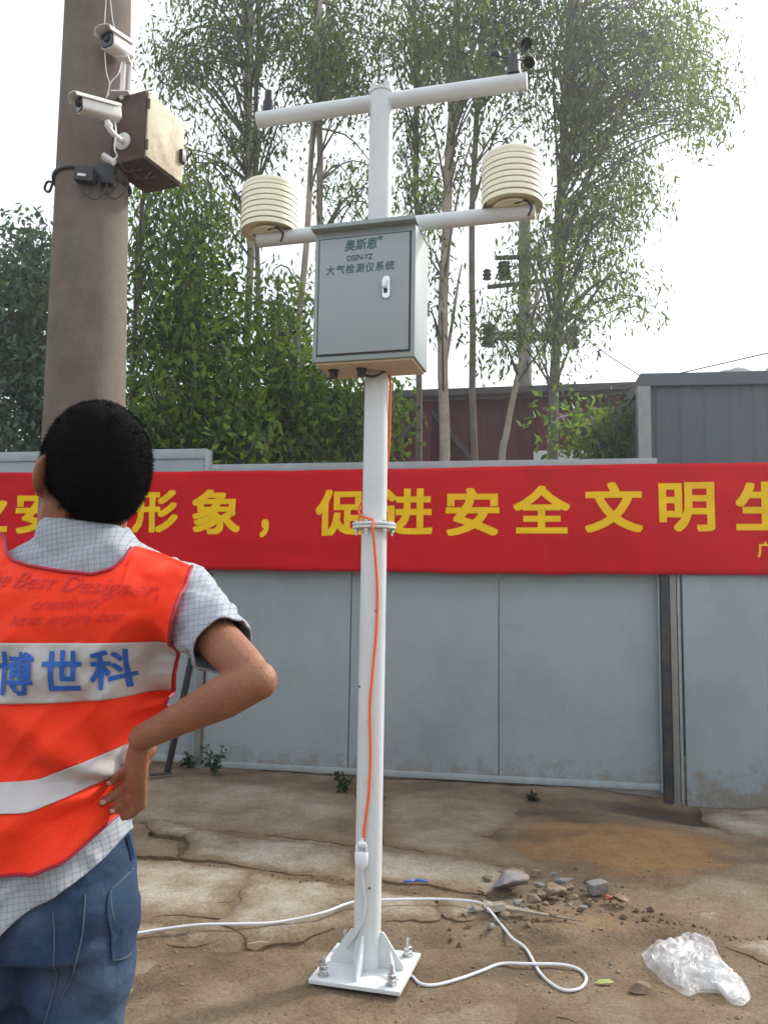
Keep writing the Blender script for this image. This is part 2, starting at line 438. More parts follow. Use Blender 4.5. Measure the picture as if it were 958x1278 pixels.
# rubble
STONE_GREY = mat('grey_rubble', (0.20, 0.20, 0.20), 0.9, var=0.25, vscale=25, bump=0.5, bscale=70, dirt=(0.24, 0.17, 0.11), dscale=14, damt=0.7, spec=0.2)
STONE_BROWN = mat('brown_rubble', (0.20, 0.145, 0.10), 0.92, var=0.3, vscale=25, bump=0.5, bscale=70, dirt=(0.27, 0.235, 0.195), dscale=18, damt=0.5, spec=0.2)
STONE_RED = mat('brick_rubble', (0.30, 0.11, 0.065), 0.9, var=0.25, vscale=25, bump=0.5, bscale=70, spec=0.2)
def stone_mesh(size, seed, boxy):
    r = random.Random(seed); bm = bmesh.new()
    pts = []
    if boxy:
        for x in (-1, 1):
            for y in (-1, 1):
                for z in (-1, 1):
                    pts.append((x * (0.42 + r.random() * .1), y * (0.38 + r.random() * .12), z * (0.36 + r.random() * .14)))
        pts += [(r.uniform(-.5, .5), r.uniform(-.5, .5), r.uniform(-.5, .5)) for _ in range(3)]
    else:
        for _ in range(16):
            v = Vector((r.gauss(0, 1), r.gauss(0, 1), r.gauss(0, 1))).normalized() * r.uniform(.4, .54); pts.append(v)
    for p in pts: bm.verts.new((p[0] * size[0], p[1] * size[1], p[2] * size[2]))
    h = bmesh.ops.convex_hull(bm, input=bm.verts)
    bmesh.ops.delete(bm, geom=[g for g in h['geom_interior'] if isinstance(g, bmesh.types.BMVert)], context='VERTS')
    bmesh.ops.bevel(bm, geom=bm.edges[:], offset=min(size) * .05, segments=1, affect='EDGES', clamp_overlap=True)
    me = bpy.data.meshes.new('rubble_stone'); bm.to_mesh(me); bm.free()
    return me
def stone(px, py, w, h, m, label, seed, boxy=False, rz=0.0, sink=0.25):
    p = GG(px, py); k = p.y / FPX * 1.25
    me = stone_mesh((w * k, w * k * 0.8, h * k * .8), seed, boxy); me.materials.append(m)
    o = link('rubble_stone', me); o.location = (p.x, p.y, p.z + 0.018 * (0.3 if py < 1095 or py > 1150 else 1) + h * k * (0.5 - sink)); o.rotation_euler = (random.uniform(-.2, .2), random.uniform(-.2, .2), rz)
    return tag(o, label, 'stone', 'broken rubble right of the station pole')
stone(636, 1116, 46, 26, STONE_GREY, 'large grey angular block, biggest of the rubble right of the white pole', 5, False, 0.5, .2)
stone(745, 1117, 18, 15, STONE_GREY, 'small grey stone standing alone right of the rubble heap', 2, True, 0.2)
stone(690, 1122, 28, 17, STONE_BROWN, 'rounded brown stone in the middle of the rubble heap', 3)
stone(664, 1131, 19, 13, STONE_BROWN, 'pale brown stone just below the large grey rubble block', 4)
stone(640, 1098, 26, 12, STONE_BROWN, 'flat brown stone just behind the large grey rubble block', 5)
stone(703, 1108, 22, 11, STONE_GREY, 'pale flat stone at the back right of the rubble heap', 6)
stone(760, 1128, 12, 8, STONE_RED, 'small reddish brick chip beside the lone grey stone', 7)
stone(618, 1141, 20, 10, CONC, 'pale concrete chip left of the rubble on the slab edge', 8, True)
stone(775, 1131, 20, 10, STONE_BROWN, 'brown stone right of the reddish brick chip', 9)
stone(800, 1240, 24, 15, STONE_BROWN, 'brown clod of earth just left of the plastic bag', 10)
small_ = sorted([(655, 1143, 9), (672, 1112, 13), (680, 1136, 10), (716, 1128, 12), (726, 1118, 9), (650, 1090, 10), (622, 1093, 11), (711, 1137, 8), (690, 1098, 9), (668, 1095, 12), (735, 1132, 9), (600, 1118, 10), (645, 1135, 14), (708, 1116, 16), (728, 1140, 10), (675, 1124, 14), (608, 1104, 13), (590, 1143, 12), (630, 1150, 13), (660, 1156, 9), (690, 1148, 11), (612, 1160, 10), (650, 1170, 7), (585, 1158, 8)])
ORD = 'leftmost,second,third,fourth,fifth,sixth,seventh,eighth,ninth,tenth,eleventh,twelfth,thirteenth,fourteenth,fifteenth,sixteenth,seventeenth,eighteenth,nineteenth,twentieth,twenty-first,twenty-second,twenty-third,rightmost'.split(',')
for i, (x, y, w) in enumerate(small_):
    gy = (i * 7) % 3 == 1
    stone(x, y, w, w * .7, STONE_GREY if gy else STONE_BROWN, 'small %s stone, %s of the small ones in the rubble heap' % ('grey' if gy else 'brown', ORD[i] + ('' if i in (0, 23) else ' from left')), 30 + i, rz=i)
# stringy concrete sliver
mb = MB(); a, b = GG(602, 1131, .03), GG(726, 1151, .012)
d = (b - a); s_ = Vector((-d.y, d.x, 0)).normalized()
mb.add([a + s_ * .02, a - s_ * .024, b, a + s_ * .02 + Vector((0, 0, .02)), a - s_ * .024 + Vector((0, 0, .016)), b + Vector((0, 0, .006))], [(0, 1, 2), (5, 4, 3), (0, 3, 4, 1), (1, 4, 5, 2), (2, 5, 3, 0)])
tag(mb.build('concrete_sliver', CONC), 'long pointed pale concrete sliver lying below the rubble', 'concrete piece')
# loose gravel and crumbs (stuff)
def scatter(name, n, region, smin, smax, m, label, weight=None):
    r = np.random.default_rng(n); Vv = []; Ff = []
    base = np.array([(1, 0, 0), (0, 1, 0), (-1, 0, 0), (0, -1, 0), (0, 0, .8), (0, 0, -.5)], float)
    tri = np.array([(0, 1, 4), (1, 2, 4), (2, 3, 4), (3, 0, 4), (1, 0, 5), (2, 1, 5), (3, 2, 5), (0, 3, 5)])
    c = 0
    while c < n:
        px, py = r.uniform(*region[0]), r.uniform(*region[1])
        p = G(px, py)
        if weight and r.random() > weight(px, py, p): continue
        s = r.uniform(smin, smax) * (1 if r.random() < .9 else 2.0); a = r.uniform(0, 6.3)
        q = base * s * r.uniform(.6, 1.2, (6, 3)); q = np.stack([q[:, 0] * cos(a) - q[:, 1] * sin(a), q[:, 0] * sin(a) + q[:, 1] * cos(a), q[:, 2]], 1)
        Vv.append(q + np.array([p.x, p.y, gz(p.x, p.y) + s * .3])); Ff.append(tri + 6 * c); c += 1
    me = quads_np(name, np.concatenate(Vv), np.concatenate(Ff), m)
    return tag(link(name, me), label, 'gravel', kind='stuff')
scatter('loose_gravel', 1300, ((150, 1000), (985, 1330)), .002, .006, STONE_BROWN, 'brown gravel and crumbs scattered over the dirt', lambda x, y, p: 0.15 + 0.85 * float(np.clip(noise3(p.x * 2.5, p.y * 2.5, 1) * 2, 0, 1)))
STONE_DARK = mat('damp_clod', (.115, .08, .055), .95, var=.3, vscale=30, bump=.5, bscale=70, spec=.15)
def _line(px, py, w): return lambda x, y, p: float(np.exp(-((y - np.interp(x, px, py)) / w) ** 2))
o = scatter('earth_clods', 90, ((790, 1000), (1120, 1190)), .003, .011, STONE_DARK, 'dark earth clods strewn along the edge of the right slab', _line([790, 860, 940, 1000], [1140, 1158, 1168, 1180], 9))
o = scatter('earth_clods', 110, ((560, 780), (1080, 1180)), .005, .014, STONE_DARK, 'dark earth clods strewn through the rubble heap', _line([560, 620, 690, 780], [1150, 1128, 1122, 1130], 20))
o = scatter('earth_clods', 160, ((150, 470), (1050, 1210)), .003, .009, STONE_DARK, 'dark crumbs of earth along the slab joint left of the pole', _line([150, 300, 470], [1050, 1092, 1112], 8))
scatter('pale_gravel', 300, ((480, 830), (1080, 1260)), .003, .007, CONC, 'pale concrete crumbs scattered around the rubble')
# ------------------------------------------------------------------ hoarding fence
FA = G(260, 958); FB = G(820, 988)
FDIR = Vector((FB.x - FA.x, FB.y - FA.y, 0)).normalized()
FN = Vector((FDIR.y, -FDIR.x, 0))                  # towards the camera
FYAW = math.atan2(FDIR.y, FDIR.x)
def on_fence(px, py, off=0.0):
    """(along, height) where a picture point meets the fence plane moved off metres forward"""
    d = ray(px, py); o = Vector((FA.x, FA.y, 0)) + FN * off
    t = (o - CAM).dot(FN) / d.dot(FN); p = CAM + d * t
    return (p - o).dot(FDIR), p.z
PANEL = mat('grey_panel', (0.275, 0.325, 0.345), 0.5, var=0.05, vscale=1.3, bump=0.04, bscale=5, dirt=(0.17, 0.18, 0.175), dscale=0.9, damt=0.45)
RAIL = mat('galvanised_rail', (0.29, 0.335, 0.345), 0.45, metal=0.2, var=0.12, vscale=9)
def mud_splash(m):
    nt = m.node_tree; N = nt.nodes; L = nt.links; b = principled(m); tc = N.new('ShaderNodeTexCoord'); sp = N.new('ShaderNodeSeparateXYZ'); L.new(tc.outputs['Object'], sp.inputs[0])
    n = N.new('ShaderNodeTexNoise'); n.inputs['Scale'].default_value = 9; n.inputs['Detail'].default_value = 9; n.inputs['Roughness'].default_value = .75; L.new(tc.outputs['Object'], n.inputs['Vector'])
    h = N.new('ShaderNodeMapRange'); h.inputs[1].default_value = .0; h.inputs[2].default_value = .42; h.inputs[3].default_value = .62; h.inputs[4].default_value = .22; L.new(sp.outputs[2], h.inputs[0])
    lt = N.new('ShaderNodeMath'); lt.operation = 'SUBTRACT'; L.new(h.outputs[0], lt.inputs[0]); L.new(n.outputs[0], lt.inputs[1])
    r = N.new('ShaderNodeMapRange'); r.inputs[1].default_value = -.02; r.inputs[2].default_value = .16; r.inputs[4].default_value = .75; L.new(lt.outputs[0], r.inputs[0])
    cur = b.inputs['Base Color'].links[0].from_socket; x = N.new('ShaderNodeMix'); x.data_type = 'RGBA'; L.new(r.outputs[0], x.inputs[0]); L.new(cur, x.inputs[6]); x.inputs[7].default_value = (.20, .155, .105, 1)
    # faint vertical press lines and scuffs
    w = N.new('ShaderNodeTexWave'); w.inputs['Scale'].default_value = 14; w.inputs['Distortion'].default_value = .15; L.new(tc.outputs['Object'], w.inputs['Vector'])
    bp = N.new('ShaderNodeBump'); bp.inputs['Strength'].default_value = .10; bp.inputs['Distance'].default_value = .004; L.new(w.outputs[1], bp.inputs['Height']); L.new(bp.outputs[0], b.inputs['Normal'])
    L.new(x.outputs[2], b.inputs['Base Color'])
mud_splash(PANEL)
DARK_STEEL = mat('dark_painted_steel', (0.035, 0.038, 0.042), 0.55, metal=0.3, var=0.3, vscale=12, dirt=(0.12, 0.08, 0.05), dscale=6, damt=0.5)
DULL_STEEL = mat('dull_grey_steel', (0.22, 0.225, 0.22), 0.5, metal=0.4, var=0.15, vscale=8, dirt=(0.28, 0.22, 0.15), dscale=4, damt=0.7)
FM = Matrix.Translation((FA.x, FA.y, 0)) @ Matrix.Rotation(FYAW, 4, 'Z')    # local: x along, -y to camera
def fence(label):
    return thing('hoarding_fence', label, 'fence', (FA.x, FA.y, 0), FYAW, 'sheet hoarding along the yard')
def panel(s0, s1, z0, z1, y, root):
    mb = MB(); g = .004
    # sheet with folded edges and a faint press line
    mb.box(((s0 + s1) / 2, y + .02, (z0 + z1) / 2), (s1 - s0 - 2 * g, .04, z1 - z0))
    o = mb.build('panel', PANEL, root, bevel=.005)
    o.rotation_euler = (random.uniform(-.002, .002), 0, random.uniform(-.004, .004))
    for sx in (s0 + .05, s1 - .05):
        for zz_ in np.linspace(z0 + .10, z1 - .10, 5):
            mb = MB(); mb.lathe([(.007, 0), (.006, .003), (.003, .004)], (sx, y - .0005, zz_), 8, Matrix.Rotation(pi / 2, 3, 'X')); mb.build('screw', RAIL, o)
    return o
f1 = fence('long middle run of pale grey hoarding panels under the red banner')
sj = [on_fence(x, 800)[0] for x in (258, 437, 622, 822)]
ztop = on_fence(540, 586)[1]
for a, b in zip(sj[:-1], sj[1:]): panel(a, b, 0.012, ztop, 0, f1)
z0_, z1_ = on_fence(540, 587)[1], on_fence(540, 576)[1]
mb = MB(); mb.box(((sj[0] + sj[-1]) / 2, .018, (z0_ + z1_) / 2), (sj[-1] - sj[0] + .02, .062, z1_ - z0_)); mb.build('top_rail', RAIL, f1, bevel=.004)
mb = MB(); mb.box(((sj[0] + sj[-1]) / 2, .018, .03), (sj[-1] - sj[0] - .01, .054, .045)); mb.build('bottom_rail', RAIL, f1, bevel=.003)
mb = MB(); mb.box((sj[-1] - .40, .035, -.05), (.84, .03, .12)); mb.build('gap_filler', DULL_STEEL, f1, bevel=.004)  # sheet added to fill the dark shaded gap under the panel
# left end post: grey channel, with flanges
sp = sj[0]
mb = MB(); mb.box((sp - .035, .0, 1.13), (.05, .05, 2.36)); mb.build('post', DULL_STEEL, f1, bevel=.004)
mb = MB(); mb.box((sp - .075, .012, 1.13), (.022, .05, 2.34)); mb.build('post', RAIL, f1, bevel=.004)
mb = MB(); mb.box((sp - .05, -.01, .008), (.16, .12, .012)); mb.build('post_foot', DULL_STEEL, f1, bevel=.002)
# right posts: dark angle bar in front of two channels with bolted feet
sr = sj[-1]
mb = MB(); mb.box((sr - .004, -.028, 1.15), (.014, .03, 2.3)); mb.build('post', RAIL, f1, bevel=.003)
mb = MB(); mb.box((sr + .035, -.07, 1.05), (.056, .007, 2.45)); mb.box((sr + .010, -.045, 1.05), (.007, .05, 2.45)); mb.build('angle_post', DARK_STEEL, f1, bevel=.002)
mb = MB(); mb.box((sr + .095, -.03, 1.09), (.045, .05, 2.4)); mb.build('post', DULL_STEEL, f1, bevel=.004)
mb = MB(); mb.box((sr + .135, -.028, 1.09), (.022, .04, 2.4)); mb.build('post', RAIL, f1, bevel=.004)
mb = MB(); mb.box((sr + .12, -.065, -.095), (.15, .13, .012)); mb.box((sr - .05, -.06, -.09), (.09, .1, .01)); mb.build('post_foot', RAIL, f1, bevel=.002)
for dx in (.07, .17):
    mb = MB(); mb.lathe([(.009, 0), (.009, .03)], (sr + dx, -.085, -.09), 6); mb.build('foot_bolt', STEEL, f1)

f2 = fence('left hoarding section, its top higher, behind the man in the vest')
zl = on_fence(200, 564, -.10)[1]; s_left = sp - .10
for k in range(3): panel(s_left - 1.13 * (k + 1), s_left - 1.13 * k, .03, zl, .06, f2)
mb = MB(); mb.box((s_left - 1.70, .08, zl - .03), (3.43, .07, .085)); mb.build('top_rail', RAIL, f2, bevel=.005)
mb = MB(); mb.box((s_left - 1.70, .078, .045), (3.38, .06, .05)); mb.build('bottom_rail', RAIL, f2, bevel=.003)
mb = MB(); mb.box((s_left + .024, .078, zl / 2), (.04, .07, zl)); mb.build('post', RAIL, f2, bevel=.005)

f3 = fence('right hoarding section of one plain grey panel beyond the dark post')
s3 = sr + .155
for k in range(2): panel(s3 + 1.15 * k, s3 + 1.15 * (k + 1), -.085, ztop - .12, -.06, f3)
mb = MB(); mb.box((s3 + 1.15, -.042, ztop - .09), (2.3, .06, .07)); mb.build('top_rail', RAIL, f3, bevel=.004)
mb = MB(); mb.box((s3 + 1.15, -.042, -.075), (2.29, .054, .05)); mb.build('bottom_rail', RAIL, f3, bevel=.003)

# prop bar leaning on the fence
a, b = G(212, 966, .02), P(243, 820, 6.42)
b = b + (b - a) * .75
mb = MB(); R_ = (b - a).to_track_quat('Z', 'Y').to_matrix()
mb.box(a.lerp(b, .5), (.045, .006, (b - a).length), R_); mb.box(a.lerp(b, .5) + R_ @ Vector((.02, .02, 0)), (.006, .045, (b - a).length), R_)
pr = thing('prop_bar', 'dark steel angle bar leaning against the hoarding behind the bent arm', 'prop', a)
mb.build('bar', DARK_STEEL, pr, bevel=.0015, off=a)
mb = MB(); mb.box(a + Vector((-.055, -.045, .008)), (.16, .05, .014), Matrix.Rotation(.5, 3, 'Z')); mb.build('foot', DARK_STEEL, pr, bevel=.003, off=a)

# ------------------------------------------------------------------ banner
BOFF = 0.105
def banner_y(s, z):
    """how far the cloth stands off, local -y; ripples between its ties"""
    return -(BOFF + .018 * fbm(np.asarray(s) * 1.6, np.asarray(z) * 2.2, 4.0, 3) + .010 * fbm(np.asarray(s) * 7, np.asarray(z) * 2.5, 8.0, 3) + .004 * np.sin(np.asarray(s) * 3 + np.asarray(z) * 5) + .016 * np.abs(fbm(np.asarray(s) * 4 + np.asarray(z) * 3, np.asarray(z) * 5, 3.0, 3)))
bs0 = on_fence(-60, 650, BOFF)[0]; bs1 = on_fence(1090, 650, BOFF)[0]
bz = lambda px, py: on_fence(px, py, BOFF)
tops = [bz(x, y) for x, y in ((-60, 590), (160, 589), (300, 588), (480, 585), (650, 582), (800, 579), (945, 577), (1090, 575))]
bots = [bz(x, y) for x, y in ((-60, 706), (160, 709), (300, 712), (480, 714), (650, 716), (800, 717), (945, 717), (1090, 717))]
ns, nz = 240, 26
S = np.linspace(bs0, bs1, ns)
zt = np.interp(S, [t[0] for t in tops], [t[1] for t in tops]) + .006 * fbm(S * 3, S * 0, 2.0, 3)
zb = np.interp(S, [t[0] for t in bots], [t[1] for t in bots]) + .008 * fbm(S * 3, S * 0, 6.0, 3)
T = np.linspace(0, 1, nz)[:, None]
ZZ = zb[None, :] * (1 - T) + zt[None, :] * T; SS = np.broadcast_to(S, ZZ.shape)
Vb = np.stack([SS, banner_y(SS, ZZ), ZZ], -1).reshape(-1, 3)
I = np.arange(ns * nz).reshape(nz, ns)
Q = np.stack([I[:-1, :-1], I[:-1, 1:], I[1:, 1:], I[1:, :-1]], -1).reshape(-1, 4)
RED = mat('red_banner_cloth', (0.52, 0.003, 0.010), 0.7, spec=.15, var=0.10, vscale=2.5, bump=0.06, bscale=9)
YEL = mat('yellow_print', (0.80, 0.50, 0.008), 0.7, spec=.15, var=0.04, vscale=3)
ban = thing('banner', 'long red cloth banner with yellow characters stretched along the hoarding', 'banner', (FA.x, FA.y, 0), FYAW)
me = quads_np('cloth', Vb, Q, RED, True); cl = link('cloth', me, ban)
sol = cl.modifiers.new('thickness', 'SOLIDIFY'); sol.thickness = .002; sol.offset = -1
for ch, cx, x0, x1, y0, y1 in [('业', -22, -55, 10, 612, 664), ('安', 50, 20, 82, 612, 666), ('全', 122, 92, 152, 612, 666), ('形', 195, 166, 223, 612, 665), ('象', 270, 240, 301, 611, 667), ('，', 330, 325, 336, 648, 671),
                                ('促', 424, 394, 456, 611, 669), ('进', 506, 474, 540, 610, 668), ('安', 589, 556, 623, 609, 669), ('全', 676, 640, 711, 606, 666), ('文', 765, 729, 801, 602, 665), ('明', 856, 821, 891, 602, 664), ('生', 955, 917, 993, 601, 662), ('产', 1050, 1012, 1088, 600, 661), ('广', 953, 944, 963, 676, 696), ('西', 977, 968, 987, 676, 696)]:
    V2, F2 = glyphs(ch, 1.0, .026, cut=.12)
    lo, hi = V2.min(0), V2.max(0)
    sA, _ = bz(x0, (y0 + y1) / 2); sB, _ = bz(x1, (y0 + y1) / 2)
    _, zA = bz(cx, y1); _, zB = bz(cx, y0)
    s = sA + (V2[:, 0] - lo[0]) / (hi[0] - lo[0]) * (sB - sA); z = zA + (V2[:, 1] - lo[1]) / (hi[1] - lo[1]) * (zB - zA)
    V3 = np.stack([s, banner_y(s, z) - .005 + V2[:, 2] * .00008, z], 1)
    link('lettering', mesh_np('lettering', V3, F2, YEL, False), ban)

# ------------------------------------------------------------------ yard behind the fence
MAROON = mat('maroon_sheet', (0.12, 0.014, 0.02), 0.6, var=0.2, vscale=1.2, dirt=(0.10, 0.045, 0.04), dscale=.8, damt=.6)
DARKROOF = mat('dark_roof_sheet', (0.10, 0.085, 0.085), 0.6, var=0.2, vscale=1.0)
GREYSHEET = mat('grey_corrugated_sheet', (0.062, 0.078, 0.092), 0.5, metal=0.0, var=0.12, vscale=.9, dirt=(.1, .09, .08), dscale=1.1, damt=.5)
def corrugated(mb, a, b, z0, z1, pitch=.28, depth=.045):
    """trapezoid sheet from a to b (2-D), ribs towards the camera side"""
    a = Vector((a[0], a[1], 0)); b = Vector((b[0], b[1], 0)); d = (b - a).normalized(); n = Vector((d.y, -d.x, 0)); L = (b - a).length
    prof = []; t = 0
    while t < L:
        for q, h in ((0, 0), (.30, 0), (.42, 1), (.80, 1), (.92, 0)):
            u = t + q * pitch
            if u <= L: prof.append(a + d * u + n * depth * h)
        t += pitch
    prof.append(b)
    vs = [p + Vector((0, 0, z0)) for p in prof] + [p + Vector((0, 0, z1)) for p in prof]; k = len(prof)
    mb.add(vs, [(i, i + 1, i + 1 + k, i + k) for i in range(k - 1)])
# grey container at the right
cA = P(806, 500, 7.7); cB = P(1180, 500, 7.35); zc = height_at(cA.x, cA.y, 468)
cont = thing('shipping_container', 'blue grey corrugated container behind the hoarding at the right edge', 'container', (cA.x, cA.y, 0))
o3 = Vector((cA.x, cA.y, 0))
cd = (Vector((cB.x, cB.y, 0)) - o3).normalized(); cn = Vector((-cd.y, cd.x, 0)); L_ = 6.0
cE = o3 + cd * L_; cF = o3 + cn * 2.4; cH = cE + cn * 2.4
mb = MB(); corrugated(mb, o3, cE, .12, zc - .1, .22, .013); mb.build('side_wall', GREYSHEET, cont, smooth=False, off=o3)
mb = MB(); corrugated(mb, cF, o3, .12, zc - .1); mb.build('end_wall', GREYSHEET, cont, smooth=False, off=o3)
mb = MB(); corrugated(mb, cH, cF, .12, zc - .1); corrugated(mb, cE, cH, .12, zc - .1); mb.build('rear_wall', GREYSHEET, cont, smooth=False, off=o3)
mb = MB(); mb.prism([o3 + Vector((0, 0, zc - .12)) - cn * .06 - cd * .06, cE + Vector((0, 0, zc - .12)) - cn * .06, cH + Vector((0, 0, zc - .12)) + cn * .06, cF + Vector((0, 0, zc - .12)) + cn * .06 - cd * .06], (0, 0, .12)); mb.build('roof', GREYSHEET, cont, smooth=False, off=o3)
for q in (o3, cF):
    mb = MB(); mb.box(q + Vector((0, 0, zc / 2 - .03)) - cd * .03, (.12, .12, zc - .18), Matrix.Rotation(math.atan2(cd.y, cd.x), 3, 'Z')); mb.build('corner_post', DULL_STEEL, cont, bevel=.01, off=o3)
mb = MB(); mb.prism([o3 + Vector((0, 0, -.02)), cE + Vector((0, 0, -.02)), cH + Vector((0, 0, -.02)), cF + Vector((0, 0, -.02))], (0, 0, .14)); mb.build('floor_frame', DARK_STEEL, cont, smooth=False, off=o3)
# low bundle on the container roof
q = P(925, 462, 7.9); q.z = zc
bt = thing('tarpaulin_bundle', 'pale low bundle lying on top of the grey container roof', 'bundle', q)
CAN = mat('grey_canvas', (.35, .38, .38), .8, var=.15, vscale=6)
mb = MB(); mb.ball((0, 0, .04), (.28, .2, .08), 18, 10); o = mb.build('bundle', CAN, bt)
for v in o.data.vertices: v.co += Vector((0, 0, .05)) * float(fbm(v.co.x * 7, v.co.y * 7, 1, 3)) * (1 if v.co.z > .02 else 0)
mb = MB(); mb.tube([(.18, .02, .07), (.30, .03, .16), (.36, .02, .15)], .02, 6); mb.build('folded_flap', CAN, bt)
# long maroon shed
mA = P(470, 520, 12.9); mB_ = P(840, 520, 12.0); zm = height_at(mB_.x, mB_.y, 470)
md = Vector((mB_.x - mA.x, mB_.y - mA.y, 0)).normalized(); mn = Vector((-md.y, md.x, 0)); m0 = Vector((mA.x, mA.y, 0)) - md * 3.2
shed = thing('maroon_shed', 'long maroon steel sheet shed behind the trunks above the banner', 'shed', m0)
mL = 14.0; m1 = m0 + md * mL
mb = MB(); corrugated(mb, m0, m1, 1.9, zm - .25, .5, .04); mb.build('upper_wall', MAROON, shed, smooth=False, off=m0)
mb = MB(); corrugated(mb, m0 + mn * .5, m1 + mn * .5, 0, 1.9, .5, .03); mb.build('lower_wall', MAROON, shed, smooth=False, off=m0)
mb = MB(); mb.prism([m0 - mn * .35 + Vector((0, 0, zm - .25)), m1 - mn * .35 + Vector((0, 0, zm - .25)), m1 + mn * 4 + Vector((0, 0, zm + .05)), m0 + mn * 4 + Vector((0, 0, zm + .05))], (0, 0, .1)); mb.build('roof', DARKROOF, shed, smooth=False, off=m0)
for k in range(8):
    c = m0 + md * (mL * (k + .3) / 8) - mn * .08
    mb = MB(); mb.box(c + Vector((0, 0, zm / 2 - .15)), (.14, .12, zm - .3), Matrix.Rotation(math.atan2(md.y, md.x), 3, 'Z')); mb.build('column', MAROON, shed, bevel=.01, off=m0)
for k in range(7):
    c = m0 + md * (mL * (k + .3) / 8) - mn * .08; c2 = m0 + md * (mL * (k + 1.3) / 8) - mn * .08
    mb = MB(); mb.tube([c + Vector((0, 0, 2.2 if k % 2 else zm - .35)), c2 + Vector((0, 0, zm - .35 if k % 2 else 2.2))], .05, 6); mb.build('brace', DARKROOF, shed, off=m0)
# white sheet added to show the bright strip low above the banner
q = P(706, 568, 10.2); mb = MB(); mb.box((0, 0, q.z / 2 + .03), (.80, .05, q.z + .06), Matrix.Rotation(-.2, 3, 'Z'))
ws = thing('white_strip', 'bright white strip showing low above the banner beside the bush', 'strip_sheet', (q.x, q.y, 0)); mb.build('strip_sheet', mat('strip_white', (.8, .8, .8), .5), ws, bevel=.004)
# maroon trough left of the pole
q = P(352, 566, 9.6)
tr = thing('maroon_beam', 'short maroon steel beam lying low behind the hoarding left of the pole', 'beam', (q.x, q.y, 0))
mb = MB(); mb.box((0, 0, q.z - .03), (.62, .12, .12)); mb.build('beam', MAROON, tr, bevel=.01)
for dx in (-.22, .22):
    mb = MB(); mb.box((dx, 0, (q.z - .09) / 2), (.08, .08, q.z - .09)); mb.build('leg', MAROON, tr, bevel=.006)
# dark log leaning behind the fence
a, b = P(292, 590, 8.3), P(330, 545, 8.1)
BARK_DARK = mat('dark_bark', (.09, .075, .06), .9, var=.3, vscale=8, bump=.6, bscale=25)
lg = thing('leaning_log', 'dark cut log leaning behind the hoarding left of the pole', 'log', (a.x, a.y, 0))
lo_ = a + (a - b) * 2.2
mb = MB(); mb.tube(curve_pts([lo_, a, b], 8), [.11] * 8, 12); mb.build('log', BARK_DARK, lg, off=(a.x, a.y, 0))

# utility pole with cross arms far behind
POLE_C = mat('weathered_concrete', (.20, .20, .185), .85, var=.15, vscale=3)
ub = P(655, 570, 13.0); uz = height_at(ub.x, ub.y, 205)
up = thing('utility_pole', 'grey utility pole with cross arms standing among trees behind the shed', 'utility pole', (ub.x, ub.y, 0))
mb = MB(); mb.lathe([(.13, 0), (.095, uz)], (0, 0, 0), 14); mb.build('shaft', POLE_C, up)
def zz(py): return height_at(ub.x, ub.y, py)
kx = 13.0 / FPX
def cross(py, x0, x1, twin=False, tilt=0.0):
    z = zz(py)
    for dy in ((-.12, .12) if twin else (-.12,)):
        mb = MB(); mb.box(((x0 + x1) / 2 * kx, dy, z), ((x1 - x0) * kx, .06, .06), Matrix.Rotation(tilt, 3, 'Y')); mb.build('cross_arm', DARK_STEEL, up, bevel=.005)
    return z
def insul(x, z, dz=0.0, s=1.0):
    mb = MB(); mb.lathe([(.02, -.05), (.075 * s, -.04), (.05 * s, 0), (.08 * s, .03), (.05 * s, .06), (.07 * s, .09), (.025, .13)], (x * kx, -.12, z + dz), 12); mb.build('insulator', BLACK, up)
z = cross(420, -52, 62, True)
for x in (-50, -44, 56, 62): insul(x, z, .03); insul(x, z, -.17)
z = cross(357, -50, 45, tilt=-.13); insul(-50, z, .10)
z = cross(325, -40, 20, tilt=-.05); insul(-28, z, -.32, 1.5); insul(-28, z, -.2, 1.5)
z = cross(395, 30, 80, tilt=.45)
WIRE = mat('wire_sleeve', (.05, .05, .05), .6)
def wire(name, pts, r, m, label):
    mb = MB(); mb.tube(curve_pts(pts, 26), r, 5); return tag(mb.build(name, m), label, 'wire', 'overhead wires')
wire('overhead_wire', [P(655, 483, 13), P(720, 489, 12), P(800, 476, 11), P(960, 440, 9)], .008, WIRE, 'thin sagging wire crossing from the utility pole over the grey container')
wire('overhead_wire', [P(700, 392, 13), P(740, 430, 12.4), P(800, 470, 11.5), P(830, 486, 11)], .008, WIRE, 'thin wire running down right from the utility pole cross arm')
# ------------------------------------------------------------------ monitoring station
SX, SY = -0.036, 3.125
SYAW = radians(-15)
sroot_z = 0.012
st = thing('monitoring_station', 'white steel pole station with grey cabinet, cross arms and cream louvred sensors', 'weather station', (SX, SY, sroot_z), SYAW)
SM = Matrix.Translation((SX, SY, sroot_z)) @ Matrix.Rotation(SYAW, 4, 'Z')
def SZ(lx, ly, py):
    w = SM @ Vector((lx, ly, 0)); return height_at(w.x, w.y, py) - sroot_z
CREAM = mat('cream_plastic', (0.78, 0.755, 0.57), 0.45, var=0.04, vscale=10)
PALE_DOME = mat('pale_blue_plastic', (0.66, 0.76, 0.79), 0.4)
CABGREY = mat('grey_cabinet_enamel', (0.275, 0.335, 0.34), 0.42, var=0.035, vscale=4, bump=0.03, bscale=30)
GREEN_PRINT = mat('dark_green_print', (0.03, 0.10, 0.10), .6)
CHROME = mat('lock_chrome', (.62, .64, .66), .22, metal=1.0)
CAB_UNDER = mat('warm_lit_bottom', (.58, .47, .32), .55, var=.1, vscale=6)  # warm light on the underside put into the plate colour
PR = .0485
mb = MB(); mb.box((0, 0, .007), (.325, .325, .014)); bp_ = mb.build('base_plate', WHITE_PAINT, st, bevel=.002)
